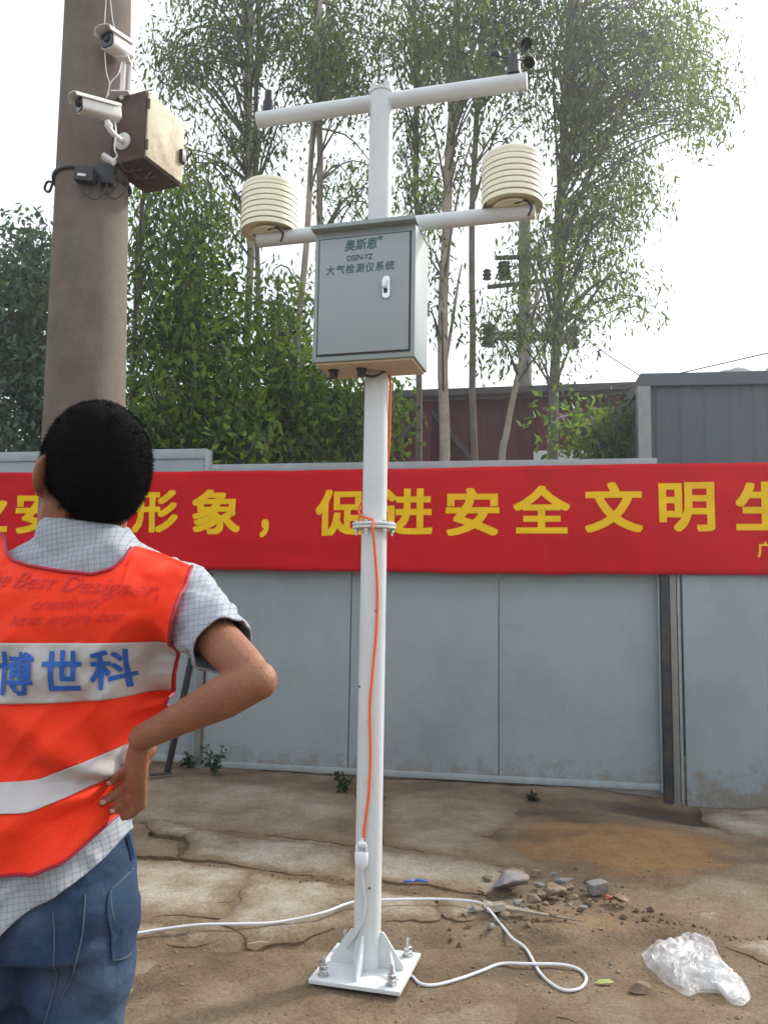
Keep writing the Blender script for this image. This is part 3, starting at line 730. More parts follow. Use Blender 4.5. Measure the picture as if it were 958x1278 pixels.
for k in range(4):
    R4 = Matrix.Rotation(k * pi / 2, 4, 'Z')
    mb = MB(R4); mb.prism([(PR - .004, -.004, .014), (.135, -.004, .014), (.135, -.004, .03), (PR + .012, -.004, .135), (PR - .004, -.004, .135)], (0, .008, 0)); mb.build('gusset', WHITE_PAINT, st, bevel=.001)
for sx in (-1, 1):
    for sy in (-1, 1):
        c = (sx * .122, sy * .122, .014)
        mb = MB(); mb.lathe([(.007, -.01), (.007, .062), (.0055, .066)], c, 10); bolt = mb.build('anchor_bolt', STEEL, st)
        mb = MB(); mb.lathe([(.0145, .004), (.0155, .006), (.0155, .018), (.0135, .020)], c, 6); mb.lathe([(.0145, .022), (.0155, .024), (.0155, .034), (.0135, .036)], c, 6); mb.build('nut', STEEL, bolt, smooth=False)
        mb = MB(); mb.lathe([(.02, 0), (.02, .004)], c, 16); mb.build('washer', STEEL, bolt)
zf = SZ(0, 0, 657); ztp = SZ(0, 0, 118)
mb = MB(); mb.lathe([(PR, .014), (PR, zf - .012)], n=32); mb.build('lower_pole', WHITE_PAINT, st)
mb = MB(); mb.lathe([(PR - .002, zf + .014), (PR - .002, ztp)], n=32); mb.build('upper_pole', WHITE_PAINT, st)
for dz, nm in ((-.011, 0), (.0015, 1)):
    mb = MB(); mb.lathe([(.080, zf + dz), (.0835, zf + dz + .002), (.0835, zf + dz + .009), (.081, zf + dz + .011)], n=32); mb.build('flange', WHITE_PAINT, st)
for k in range(6):
    a = k * pi / 3 + .35; c = (.067 * cos(a), .067 * sin(a), zf)
    mb = MB(); mb.lathe([(.0045, -.035), (.0045, .02)], c, 8); mb.lathe([(.009, -.022), (.009, -.0135)], c, 6); mb.lathe([(.009, .0145), (.009, .021)], c, 6); mb.build('flange_bolt', STEEL, st, smooth=False)
# small service knots on the lower pole
for py, ax in ((762, .55), (858, -.9), (1108, .4)):
    z = SZ(0, -PR, py); mb = MB(); mb.lathe([(.004, 0), (.004, .006), (.002, .008)], (sin(ax) * (PR - .001), -cos(ax) * (PR - .001), z), 8, Matrix.Rotation(pi / 2, 3, 'X')); mb.build('screw', DARK_STEEL, st)
# cabinet
cy0, cy1 = -.19, .03
czt = SZ(0, cy0, 284); czb = SZ(0, cy0, 448.5); cw = .388; ch = czt - czb
cxo = -.002
mb = MB(); mb.box((cxo, (cy0 + cy1) / 2, (czt + czb) / 2), (cw, cy1 - cy0, ch)); cab = mb.build('cabinet', CABGREY, st, bevel=.004)
mb = MB(); mb.box((cxo, cy0 - .004, (czt + czb) / 2 - .006), (cw - .044, .012, ch - .062)); door = mb.build('cabinet_door', CABGREY, st, bevel=.0025)
# dark seal line around the door
mb = MB()
for (x, z, w, h) in ((0, ch / 2 - .034, cw - .03, .005), (0, -ch / 2 + .022, cw - .03, .005), (-cw / 2 + .0185, -.006, .005, ch - .056), (cw / 2 - .0185, -.006, .005, ch - .056)):
    mb.box((cxo + x, cy0 - .001, (czt + czb) / 2 + z), (w, .004, h))
mb.build('door_seal', BLACK, door, smooth=False)
mb = MB(); mb.box((cxo, cy0 + .02 - .028, czt + .004), (cw + .012, .06, .016)); mb.box((cxo, (cy0 + cy1) / 2 + .02, czt + .003), (cw + .006, cy1 - cy0 - .06, .01)); mb.build('rain_lip', CABGREY, cab, bevel=.002)
mb = MB(); mb.box((cxo, (cy0 + cy1) / 2 + .004, czb - .004), (cw - .02, cy1 - cy0 - .02, .008)); mb.build('bottom_plate', CAB_UNDER, cab, bevel=.002)
for dx in (-.06, .05):
    mb = MB(); mb.lathe([(.016, -.03), (.016, -.01), (.021, -.008), (.021, 0)], (cxo + dx - .08, -.10, czb - .006), 12); mb.build('cable_gland', BLACK, cab)
def lc(px, py):   # picture point on the cabinet front, local
    n = SM.to_3x3() @ Vector((0, -1, 0)); o = SM @ Vector((0, cy0, 0)); d = ray(px, py)
    return SM.inverted() @ (CAM + d * ((o - CAM).dot(n) / d.dot(n)))
for txt, x0, x1, y0, y1, bd, sh in [('奥斯恩', 431, 471, 297.5, 313.5, .012, .12), ('®', 472, 478, 294.5, 300, .01, 0), ('OSEN-YZ', 433.5, 466, 317.5, 325.5, .02, .1), ('大气检测仪系统', 408, 493, 328, 341, .012, .1)]:
    V2, F2 = glyphs(txt, 1, bd, sh, spacing=1.18 if len(txt) == 7 and txt[0] != 'O' else 1.0); lo, hi = V2.min(0), V2.max(0)
    A = lc(x0, y1 - (0)); B = lc(x1, y0)
    zc_ = lc((x0 + x1) / 2, (y0 + y1) / 2 + 1).z; hh = (y1 - y0) / FPX * 2.85
    V3 = np.stack([A.x + (V2[:, 0] - lo[0]) / (hi[0] - lo[0]) * (B.x - A.x), cy0 - .0112 + V2[:, 2] * .00004, zc_ - hh / 2 + (V2[:, 1] - lo[1]) / (hi[1] - lo[1]) * hh], 1)
    link('lettering', mesh_np('lettering', V3, F2, GREEN_PRINT, False), door)
q = lc(483, 360)
mb = MB()
prof = [(.0145 * cos(t) + 0, .044 * (1 if sin(t) > 0 else -1) * .64 + .0145 * sin(t)) for t in np.linspace(0, 2 * pi, 24, endpoint=False)]
mb.prism([(q.x + x, cy0 - .0102, q.z + z) for x, z in prof], (0, -.006, 0)); lk = mb.build('lock_plate', CHROME, door, bevel=.0015)
mb = MB(); mb.box((q.x - .003, cy0 - .024, q.z + .008), (.017, .016, .034), Matrix.Rotation(.12, 3, 'X')); mb.build('lock_lever', CHROME, lk, bevel=.003)
mb = MB(); mb.box((q.x - .002, cy0 - .0175, q.z - .016), (.014, .004, .012)); mb.build('keyhole', BLACK, lk, bevel=.001)
for dz in (-.17, .17):
    mb = MB(); mb.lathe([(.006, -.02), (.006, .02)], (cxo - cw / 2 - .003, cy0 + .02, (czt + czb) / 2 + dz), 8); mb.build('hinge', STEEL, door)
# pair of black cables looped under the cabinet round the pole
mb = MB(); mb.tube(curve_pts([(-.035, -.055, czb), (-.03, -.062, czb - .02), (.0, -.066, czb - .032), (.03, -.060, czb - .02), (.043, -.05, czb)], 20), .0038, 6); mb.build('cable_loop', BLACK, cab)
mb = MB(); mb.tube(curve_pts([(-.045, -.05, czb), (-.02, -.07, czb - .026), (.015, -.07, czb - .028), (.05, -.045, czb - .006)], 20), .0038, 6); mb.build('cable_loop', BLACK, cab)
# arms
def lx_at(px, ly=0.0, guess=.5):
    lo, hi = -1.2, 1.2
    for _ in range(40):
        m = (lo + hi) / 2; w = SM @ Vector((m, ly, 2.6))
        if project(w)[0] < px: lo = m
        else: hi = m
    return (lo + hi) / 2
AR = .0322
xa0, xa1 = lx_at(315), lx_at(658)
za = (SZ(xa0, 0, 145) + SZ(xa1, 0, 106.5)) / 2
mb = MB(); mb.tube([(xa0, 0, za), (-.028, 0, za)], AR, 24); mb.build('upper_arm', WHITE_PAINT, st)
mb = MB(); mb.tube([(.028, 0, za), (xa1, 0, za)], AR, 24); mb.build('upper_arm', WHITE_PAINT, st)
mb = MB(); mb.lathe([(PR + .002, ztp - .002), (PR + .002, ztp + .014), (PR - .008, ztp + .018)], n=28); mb.build('top_cap', WHITE_PAINT, st)
for sx in (-1, 1):
    mb = MB(); mb.box((sx * .028, -.004, ztp + .026), (.030, .05, .022)); mb.build('arm_clamp', WHITE_PAINT, st, bevel=.005)
    mb = MB(); mb.lathe([(.006, 0), (.006, .022)], (sx * .030, -.018, ztp + .034), 6); mb.build('clamp_bolt', STEEL, st, smooth=False)
xb0, xb1 = lx_at(321), lx_at(668)
zb_ = (SZ(xb0, 0, 292) + SZ(xb1, 0, 272)) / 2
mb = MB(); mb.tube([(xb0, 0, zb_), (xb1, 0, zb_)], AR - .002, 24); mb.build('lower_arm', WHITE_PAINT, st)
# louvred radiation shields
def shield(lx, dz):
    z0 = zb_ + AR + dz; R0 = .1165; n = 8; pitch = .0231
    mb = MB(); mb.lathe([(.02, -.004), (.075, -.004), (.075, .004), (.02, .004)], (lx, 0, z0), 20); sh = mb.build('sensor_shield', CREAM, st)
    for k in range(n):
        zk = z0 + .004 + k * pitch
        rr = R0 if 0 < k < n - 1 else R0 * (.985)
        mb = MB(); mb.lathe([(rr - .014, zk + pitch * 1.02), (rr - .004, zk + pitch * .90), (rr - .001, zk + pitch * .70), (rr, zk), (rr - .004, zk - .001), (rr - .005, zk + pitch * .6), (rr - .018, zk + pitch * .98)], (lx, 0, 0), 40, cap=False); mb.build('louvre', CREAM, sh)
    zt_ = z0 + n * pitch
    mb = MB(); mb.lathe([(R0 * .985, zt_ - .004), (R0 * .985, zt_ + .006), (R0 * .93, zt_ + .014), (.060, zt_ + .022)], (lx, 0, 0), 40); mb.build('cap', CREAM, sh)
    mb = MB(); mb.lathe([(.062, zt_ + .016), (.062, zt_ + .026), (.045, zt_ + .036), (.02, zt_ + .041)], (lx, 0, 0), 28); mb.build('dome', PALE_DOME, sh)
    mb = MB(); mb.lathe([(.04, z0 + .012), (.098, z0 + .014), (.098, zt_ - .004)], (lx, 0, 0), 20); mb.build('core', CREAM, sh)
    mb = MB(); mb.box((lx - .03, -.01, z0 - .003), (.07, .03, .008)); mb.build('mount_plate', DULL_STEEL, sh, bevel=.001)
    mb = MB(); mb.tube(curve_pts([(lx - .01, -.02, z0 + .01), (lx + .02, -.05, z0 - .004), (lx + .055, -.055, z0 - .002), (lx + .075, -.035, z0 - .02), (lx + .06, -.02, z0 - .045)], 16), .004, 6); mb.build('sensor_cable', BLACK, sh)
shield(lx_at(334), -.012); shield(lx_at(639), -.012)
# wind vane (left) and cup anemometer (right)
xv = lx_at(328); zv = za + AR - .004
mb = MB(); mb.lathe([(.024, 0), (.024, .045), (.018, .05), (.018, .085), (.016, .092)], (xv, 0, zv), 18); wv = mb.build('wind_vane', BLACK, st)
mb = MB(); mb.tube([(xv + .01, 0, zv + .08), (xv - .03, -.01, zv + .115)], .004, 6); mb.tube([(xv + .01, 0, zv + .06), (xv + .045, .01, zv + .015)], .0025, 6); mb.build('vane_arm', BLACK, wv)
mb = MB(); mb.box((xv - .037, -.012, zv + .122), (.026, .003, .018), Matrix.Rotation(.7, 3, 'Y')); mb.build('vane_tail', BLACK, wv)
xw = lx_at(641)
mb = MB(); mb.lathe([(.032, 0), (.030, .010), (.026, .016), (.024, .055), (.021, .062), (.021, .082), (.016, .09)], (xw, 0, zv), 20); an = mb.build('cup_anemometer', BLACK, st)
hub = Vector((xw, 0, zv + .074))
wR = SM.to_3x3().inverted()
for px, py in ((617, 70), (661, 49), (660, 78)):
    w = SM @ hub; t = P(px, py, w.y + (-.05 if py > 75 else .02)); l = SM.inverted() @ t
    d = l - hub; l = hub + d.normalized() * min(d.length, .09)
    mb = MB(); mb.tube([hub, l], .003, 6); arm_ = mb.build('cup_arm', BLACK, an)
    tang = Vector((-d.y, d.x, .1)).normalized(); Rq = tang.to_track_quat('Z', 'Y').to_matrix()
    pr_ = [(.024 * cos(t_), .024 * sin(t_)) for t_ in np.linspace(pi / 2 - .05, -.0, 7)]
    pin = [(.021 * cos(t_), .021 * sin(t_)) for t_ in np.linspace(0, pi / 2 - .05, 7)]
    mb = MB(); mb.lathe(pr_ + pin, l, 18, Rq, cap=False); mb.build('cup', BLACK, arm_)

# ------------------------------------------------------------------ cords
def stw(lx, ly, lz): return SM @ Vector((lx, ly, lz))
ORANGE = mat('orange_cord', (.80, .13, .015), .45)
def zp(py, ly=-PR): return SZ(0, ly, py)
r_ = PR + .006
orange = [stw(.045, .02, czb + .02), stw(.055, .0, zp(480)), stw(.052, .01, zp(520)), stw(.047, .02, zp(560)), stw(.02, .05, zp(595)), stw(-.03, .05, zp(610)),
          stw(-.058, .0, zp(628)), stw(-.050, -.03, zp(640)), stw(-.02, -.055, zp(646)), stw(.015, -.068, zp(650)), stw(.020, -.09, zp(657)), stw(.021, -.093, zp(664)), stw(.024, -.07, zp(690)), stw(.030, -r_ + .008, zp(740)), stw(.028, -r_ + .007, zp(790)), stw(.018, -r_ + .001, zp(840)), stw(.010, -r_, zp(885)), stw(.016, -r_ + .001, zp(940)), stw(.012, -r_, zp(990)), stw(.002, -r_ - .002, zp(1020)), stw(-.006, -r_ - .004, zp(1052))]
oc = thing('extension_cord', 'orange cord hanging down the white pole from flange to white plug', 'cord', stw(0, -.06, 0))
mb = MB(); mb.tube(curve_pts(orange, 200), .0048, 8); mb.build('cord', ORANGE, oc, off=oc.location)
mb = MB(); mb.tube(curve_pts([stw(-.058, .0, zp(640)), stw(-.045, -.045, zp(650)), stw(.0, -.066, zp(652)), stw(.05, -.045, zp(653)), stw(.066, .0, zp(652)), stw(.04, .05, zp(650)), stw(-.04, .05, zp(646)), stw(-.058, 0, zp(640))], 60), .0046, 8)
mb.build('cord_wrap', ORANGE, oc, off=oc.location)
PLUGW = mat('white_plug_plastic', (.72, .75, .80), .35)
pq = stw(-.008, -r_ - .012, zp(1067))
pg = thing('plug_connector', 'white plastic plug and socket hanging on the pole below the orange cord', 'plug', pq)
Rp = Matrix.Rotation(SYAW, 3, 'Z')
mb = MB(); mb.lathe([(.006, -.048), (.013, -.042), (.022, -.028), (.024, -.01), (.024, .014), (.021, .018)], (0, 0, -.002), 20, Matrix.Diagonal((1, .62, 1))); mb.build('socket', PLUGW, pg)
mb = MB(); mb.lathe([(.013, .032), (.017, .036), (.017, .046), (.007, .052), (.006, .062)], (0, 0, 0), 18, Matrix.Diagonal((1, .62, 1))); pl_ = mb.build('plug', PLUGW, pg)
for dx in (-.018, .018):
    mb = MB(); mb.box((dx, 0, .024), (.006, .014, .026)); mb.build('clip', PLUGW, pg, bevel=.001)
mb = MB(); mb.box((-.006, 0, .026), (.0022, .006, .022)); mb.box((.006, 0, .026), (.0022, .006, .022)); mb.build('prong', STEEL, pl_)
white_pts = [stw(-.008, -r_ - .010, zp(1082)), stw(-.003, -r_ - .006, zp(1100)), stw(.006, -r_ - .002, zp(1125)), stw(-.002, -r_, zp(1148)), stw(-.030, -.045, zp(1168)), stw(-.06, -.02, .09), stw(-.085, .02, .05), stw(-.07, .07, .03), stw(.0, .085, .025), stw(.06, .06, .07), stw(.075, .02, .09), stw(.10, -.03, .05), stw(.13, -.08, .02)]
gp = [(512, 1218), (525, 1228), (545, 1229), (575, 1221), (600, 1212), (625, 1203), (660, 1203), (700, 1204), (722, 1210), (731, 1221), (724, 1233), (705, 1236), (688, 1228), (672, 1212), (656, 1184), (638, 1170), (622, 1150), (606, 1132), (590, 1125), (540, 1122), (480, 1123), (440, 1126), (400, 1140), (345, 1151), (300, 1153), (250, 1154), (200, 1160), (165, 1165), (100, 1168), (30, 1175), (-60, 1190)]
ground_pts = []
for i, (x, y) in enumerate(gp):
    sl = .036 if 1120 < y < 1146 and 300 < x < 620 else (.022 if y < 1168 and x < 420 else .006)
    ground_pts.append(GG(x, y, sl + (.007 if i == 7 or i == 6 else 0)))
wc = thing('white_cable', 'white mains cable looping over the dirt from the pole base', 'cable', GG(600, 1212))
mb = MB(); mb.tube(curve_pts(white_pts + ground_pts, 420), .0056, 8); mb.build('cable', WHITE_CABLE, wc, off=wc.location)
# ------------------------------------------------------------------ concrete pole with box and cameras
CPOLE = mat('spun_concrete', (0.158, 0.130, 0.106), 0.88, var=0.16, vscale=7, bump=0.25, bscale=60, dirt=(0.095, 0.075, 0.064), dscale=2.2, damt=0.75, spec=.2)
pb = P(106, 520, 4.2); pt = P(123, 0, 4.2)
pd = (pt - pb) / (pt.z - pb.z); pbase = pb - pd * pb.z; ptop = pbase + pd * 6.2
cp = thing('concrete_pole', 'thick brown concrete pole behind the man carrying cameras and a rusty box', 'pole', (pbase.x, pbase.y, 0))
k42 = 4.2 / FPX
rb, rt = 49.5 * k42, 43.0 * k42
pts = [pbase + pd * t for t in (-.3, 0, 1, 2, 3, 4, 5, 6.2)]
rad = [rb + (rt - rb) * ((t - 2.2) / 2.1) for t in (-.3, 0, 1, 2, 3, 4, 5, 6.2)]
mb = MB(); mb.tube(pts, rad, 40); mb.build('shaft', CPOLE, cp, off=cp.location)
def pole_c(py):
    z = height_at(pbase.x, pbase.y - .2, py); return pbase + pd * z, rb + (rt - rb) * ((z - 2.2) / 2.1)
# cloth strap with slack loop round the pole
c_, r_c = pole_c(208)
ring = [c_ + Vector((cos(a) * (r_c + .008), sin(a) * (r_c + .008), .012 * sin(2 * a))) for a in np.linspace(0, 2 * pi, 40)]
sb = thing('cable_strap', 'black strap looped round the concrete pole below the cameras', 'strap', c_)
mb = MB(); mb.tube(ring, .011, 8, cap=False); mb.build('strap', BLACK, sb, off=c_)
lp = [c_ + Vector((-r_c - .0, -.02, .0)), c_ + Vector((-r_c - .04, -.03, .005)), c_ + Vector((-r_c - .05, -.04, -.04)), c_ + Vector((-r_c - .02, -.05, -.06)), c_ + Vector((-r_c + .02, -.10, -.02))]
mb = MB(); mb.tube(curve_pts(lp, 20), .007, 8); mb.build('slack_loop', BLACK, sb, off=c_)
# adapters
fy = pbase.y - r_c - .035
for (x, y, w, h, lab) in ((107, 219, 24, 20, 'black power adapter with white sticker strapped to the concrete pole'), (132, 219, 24, 26, 'black cable junction bundle under the cameras beside the adapter')):
    q = P(x, y, fy + (.06 if x > 120 else 0)); ad = thing('power_adapter', lab, 'adapter', q)
    kk = q.y / FPX
    mb = MB(); mb.box((0, 0, 0), (w * kk, .06, h * kk), Matrix.Rotation(.1, 3, 'Y')); mb.build('case', BLACK, ad, bevel=.006)
    if x < 120:
        mb = MB(); mb.box((-.008, -.0315, -.012), (.042, .002, .013), Matrix.Rotation(.1, 3, 'Y')); mb.build('sticker', mat('sticker', (.7, .7, .72), .5), ad)
    for j in range(2):
        x0 = -.02 + .03 * j
        mb = MB(); mb.tube(curve_pts([(x0, 0, -h * kk * .4), (x0 + .01, -.01, -.08 - .03 * j), (x0 + .035 + .02 * j, -.01, -.11 - .02 * j), (x0 + .07 + .03 * j, 0, -.07), (x0 + .09, .01, -.03)], 18), .0035, 6); mb.build('lead', BLACK, ad)
# rusty box
RUST = mat('rusty_steel', (0.085, 0.052, 0.040), 0.75, metal=0.1, var=0.3, vscale=4, bump=0.3, bscale=40, dirt=(0.15, 0.105, 0.07), dscale=3, damt=.5)
RUST_SUNLIT = mat('sunlit_rusty_steel', (0.50, 0.44, 0.30), 0.65, var=0.2, vscale=9, bump=0.2, bscale=40, dirt=(0.22, 0.15, 0.09), dscale=6, damt=.85)  # sunlight on the box's right face painted into the colour, with dirt patches
e0 = P(183, 112, 4.0); e1 = P(183, 195, 4.0); far = P(229, 160, 4.29)
dz_ = e0.z - e1.z
rd = Vector((far.x - e0.x, far.y - e0.y, 0)); fl = Vector((-rd.y, rd.x, 0)).normalized() * .235
tl = e0 + fl; zt_b, zb_b = e0.z, e0.z - dz_ * 1.02
base0 = Vector((e0.x, e0.y, zb_b))
rbx = thing('rusty_box', 'rusty brown steel equipment box fixed to the right of the concrete pole', 'box', base0)
def bp4(z): return [Vector((e0.x, e0.y, z)), Vector((e0.x, e0.y, z)) + rd, Vector((e0.x, e0.y, z)) + rd + fl, Vector((e0.x, e0.y, z)) + fl]
mb = MB(); mb.prism(bp4(zb_b), (0, 0, zt_b - zb_b)); mb.build('body', RUST, rbx, bevel=.005, off=base0)
rn = Vector((rd.y, -rd.x, 0)).normalized()
m_ = .012
q0 = Vector((e0.x, e0.y, 0)) + rd * .03; q1 = Vector((e0.x, e0.y, 0)) + rd * .99
mb = MB(); mb.prism([q0 + Vector((0, 0, zb_b + m_)), q1 + Vector((0, 0, zb_b + m_)), q1 + Vector((0, 0, zt_b - m_)), q0 + Vector((0, 0, zt_b - m_))], rn * .012); bd_ = mb.build('door', RUST_SUNLIT, rbx, bevel=.003, off=base0)
mb = MB(); mb.box(q1 + rn * .018 + Vector((0, 0, zb_b + .42 * (zt_b - zb_b))) - rd.normalized() * .02, (.035, .03, .07), Matrix.Rotation(math.atan2(rd.y, rd.x), 3, 'Z')); mb.build('latch', BLACK, bd_, bevel=.003, off=base0)
for t in (.2, .8):
    mb = MB(); mb.lathe([(.008, -.025), (.008, .025)], q0 + rn * .012 + Vector((0, 0, zb_b + t * (zt_b - zb_b))), 8); mb.build('hinge', RUST, bd_, off=base0)
# bullet cameras
CAMW = mat('camera_white', (.70, .70, .67), .35, var=.03, vscale=20)
CAMF = mat('camera_front_glass', (.012, .014, .03), .12)
def bullet(center, axis, label, L=.20, w=.078, h=.082):
    ax = Vector(axis).normalized(); xr = ax.cross(Vector((0, 0, 1))).normalized(); upv = xr.cross(ax)
    Mx = Matrix((( ax.x, xr.x, upv.x, 0), (ax.y, xr.y, upv.y, 0), (ax.z, xr.z, upv.z, 0), (0, 0, 0, 1)))
    t = thing('cctv_camera', label, 'camera', center)
    def sec(x, ww, hh, zo=0): # rounded section
        return [Vector((x, ww / 2 * (abs(cos(a)) ** .45) * (1 if cos(a) > 0 else -1), zo + hh / 2 * (abs(sin(a)) ** .45) * (1 if sin(a) > 0 else -1))) for a in np.linspace(0, 2 * pi, 24, endpoint=False)]
    def loft(secs, mt, name, par, cap=True):
        mb = MB(Mx); n = 24; vs = [v for s in secs for v in s]; fs = []
        for i in range(len(secs) - 1):
            for j in range(n): fs.append((i * n + j, i * n + (j + 1) % n, (i + 1) * n + (j + 1) % n, (i + 1) * n + j))
        if cap: fs += [tuple(range(n)), tuple(range((len(secs) - 1) * n, len(secs) * n))]
        mb.add(vs, fs); return mb.build(name, mt, par)
    hs = loft([sec(-L / 2, w * .9, h * .8), sec(-L / 2 + .01, w, h * .9), sec(L / 2 - .02, w, h * .9), sec(L / 2 - .005, w * .96, h * .86)], CAMW, 'housing', t)
    loft([sec(L / 2 - .006, w * .88, h * .78), sec(L / 2 + .002, w * .84, h * .74)], CAMF, 'front_window', hs)
    mb = MB(Mx); mb.lathe([(.020, 0), (.020, .008), (.015, .012), (.013, .005)], (L / 2 + .001, 0, .006), 18, Matrix.Rotation(pi / 2, 3, 'Y')); mb.build('lens', BLACK, hs)
    # sun visor
    mb = MB(Mx); vs = []; n = 9
    for x in (-L / 2 + .02, L / 2 + .045):
        for dz2 in (.0, .004):
            for a in np.linspace(pi * .98, pi * .02, n):
                vs.append(Vector((x + (.018 * (1 - abs(cos(a))) if x > 0 else 0) - .018, (w / 2 + .006 + dz2) * (abs(cos(a)) ** .4) * (1 if cos(a) > 0 else -1), h * .10 + (h * .40 + dz2) * (abs(sin(a)) ** .4))))
    fs = []
    for j in range(n - 1):
        fs += [(j, j + 1, 2 * n + j + 1, 2 * n + j), (n + j, 3 * n + j, 3 * n + j + 1, n + j + 1), (j, n + j, n + j + 1, j + 1), (2 * n + j, 2 * n + j + 1, 3 * n + j + 1, 3 * n + j)]
    fs += [(0, 2 * n, 3 * n, n), (n - 1, 2 * n - 1, 4 * n - 1, 3 * n - 1)]
    mb.add(vs, fs); mb.build('sun_visor', CAMW, t)
    return t, Mx
c1 = P(124, 137, 3.86)
cam1, M1 = bullet(c1, (-.76, -.64, -.14), 'white bullet camera pointing left, lower of two beside the concrete pole')
def c1l(px, py, Yy): return P(px, py, Yy) - c1
mb = MB(); mb.tube(curve_pts([c1l(134, 151, 3.87), c1l(139, 164, 3.88), c1l(150, 174, 3.93)], 10), .014, 10); mb.ball(c1l(136, 157, 3.875), .02); mb.build('bracket_arm', CAMW, cam1)
fn_ = Vector((fl.y, -fl.x, 0)).normalized()
fn_ = fn_ if fn_.y < 0 else -fn_
on_front = lambda px, py: CAM + ray(px, py) * (((e0 - CAM).dot(fn_)) / ray(px, py).dot(fn_))
qd = on_front(154, 177)
mb = MB(); mb.lathe([(.046, 0), (.046, .008), (.036, .014), (.016, .016)], qd - c1, 24, fn_.to_track_quat('Z', 'Y').to_matrix()); mb.build('mount_disc', CAMW, cam1)
mb = MB(); mb.tube([qd - c1 + fn_ * .012, c1l(150, 174, 3.93)], .013, 10); mb.build('bracket_stub', CAMW, cam1)
mb = MB(); mb.tube(curve_pts([c1l(143, 150, 3.92), c1l(145, 165, 3.9), c1l(143, 185, 3.9), c1l(146, 195, 3.92), c1l(137, 202, 3.92), c1l(128, 198, 3.93)], 24), .005, 6); mb.build('camera_lead', WHITE_CABLE, cam1)
mb = MB(); mb.tube([c1l(129, 194, 3.92), c1l(143, 203, 3.92)], .016, 10); mb.build('lead_joint', WHITE_CABLE, cam1)
c2 = P(147, 58, 4.02)
cam2, M2 = bullet(c2, (-.46, -.88, -.12), 'white bullet camera on a post above the rusty box', L=.15, w=.095, h=.10)
pz = P(155, 75, 4.06); pfoot = Vector((pz.x, pz.y, zt_b))
mb = MB(); mb.box((pz + pfoot) / 2 - c2, (.022, .022, (pz - pfoot).length + .04)); mb.box((pz + pfoot) / 2 - c2 + Vector((.03, .02, 0)), (.014, .014, (pz - pfoot).length + .03)); mb.build('post', CAMW, cam2, bevel=.002)
mb = MB(); mb.box(pfoot - c2 + Vector((0, 0, .004)), (.09, .09, .008)); mb.build('post_foot', CAMW, cam2, bevel=.002)
mb = MB(); mb.box(P(154, 74, 4.05) - c2, (.07, .06, .014)); mb.build('swivel', CAMW, cam2, bevel=.003)
for i, (pts_, lab) in enumerate([
    ([P(134, -20, 3.98), P(131, 25, 3.96), P(129, 42, 3.97)], 'thin pale cable hanging from above to the upper camera'),
    ([P(136, -20, 3.99), P(141, 25, 3.97), P(146, 42, 3.98)], 'thin pale cable right of the other one above the upper camera'),
    ([P(152, 78, 4.0), P(148, 92, 3.96), P(138, 104, 3.95), P(135, 120, 3.95)], 'pale cable curling from the upper camera down to the lower one'),
    ([P(131, 65, 3.98), P(133, 90, 3.97), P(137, 105, 3.96), P(133, 122, 3.95)], 'thin pale cable down the pole between the two cameras')]):
    mb = MB(); mb.tube(curve_pts(pts_, 18), .0028, 6); tag(mb.build('camera_cable', WHITE_CABLE), lab, 'cable', 'camera cables on the concrete pole')
# wires under the box
for i in range(4):
    a = P((150, 163, 168, 186)[i], (203, 206, 208, 210)[i], 4.0 + .04 * i)
    mb = MB(); mb.tube(curve_pts([a + Vector((0, .02, .03)), a + Vector((.01, 0, -.02 - .02 * (i % 3))), a + Vector((.03 + .03 * i, .03, -.03 - .012 * ((i * 2) % 3))), a + Vector((.09, .06, -.0))], 14), .0028, 6); mb.build('loose_lead', BLACK, rbx, off=base0)
# ------------------------------------------------------------------ man in the vest
SKIN = mat('skin', (0.26, 0.112, 0.060), 0.58, var=0.16, vscale=22, bump=0.22, bscale=190, spec=.35, dirt=(.20, .07, .04), dscale=18, damt=.35)
principled(SKIN).inputs['Subsurface Weight'].default_value = 0.12
principled(SKIN).inputs['Subsurface Radius'].default_value = (.010, .004, .002)
HAIR = mat('black_hair', (0.0035, 0.0035, 0.004), 0.9, spec=.08)
MC = Vector((-.515, 1.43, 0))
MYAW = radians(-10)
man = thing('person', 'person seen from behind in an orange reflective vest, hand on hip, looking up', 'person', (-.56, 1.43, 0))
OFF = man.location
def remesh(mb, voxel, smooth=6, name='m', keep=None):
    me = mesh_np(name, mb.v, mb.f, None, False)
    o = bpy.data.objects.new(name, me); COL.objects.link(o)
    m = o.modifiers.new('r', 'REMESH'); m.mode = 'VOXEL'; m.voxel_size = voxel
    s = o.modifiers.new('s', 'SMOOTH'); s.factor = .5; s.iterations = smooth
    bpy.context.view_layer.update()
    out = bpy.data.meshes.new_from_object(o.evaluated_get(bpy.context.evaluated_depsgraph_get()))
    bpy.data.objects.remove(o)
    return out
def get_v(me):
    a = np.empty(len(me.vertices) * 3); me.vertices.foreach_get('co', a); return a.reshape(-1, 3)
def set_v(me, a):
    me.vertices.foreach_set('co', np.asarray(a, np.float32).ravel()); me.update()
def normals(me):
    a = np.empty(len(me.vertices) * 3); me.vertices.foreach_get('normal', a); return a.reshape(-1, 3)
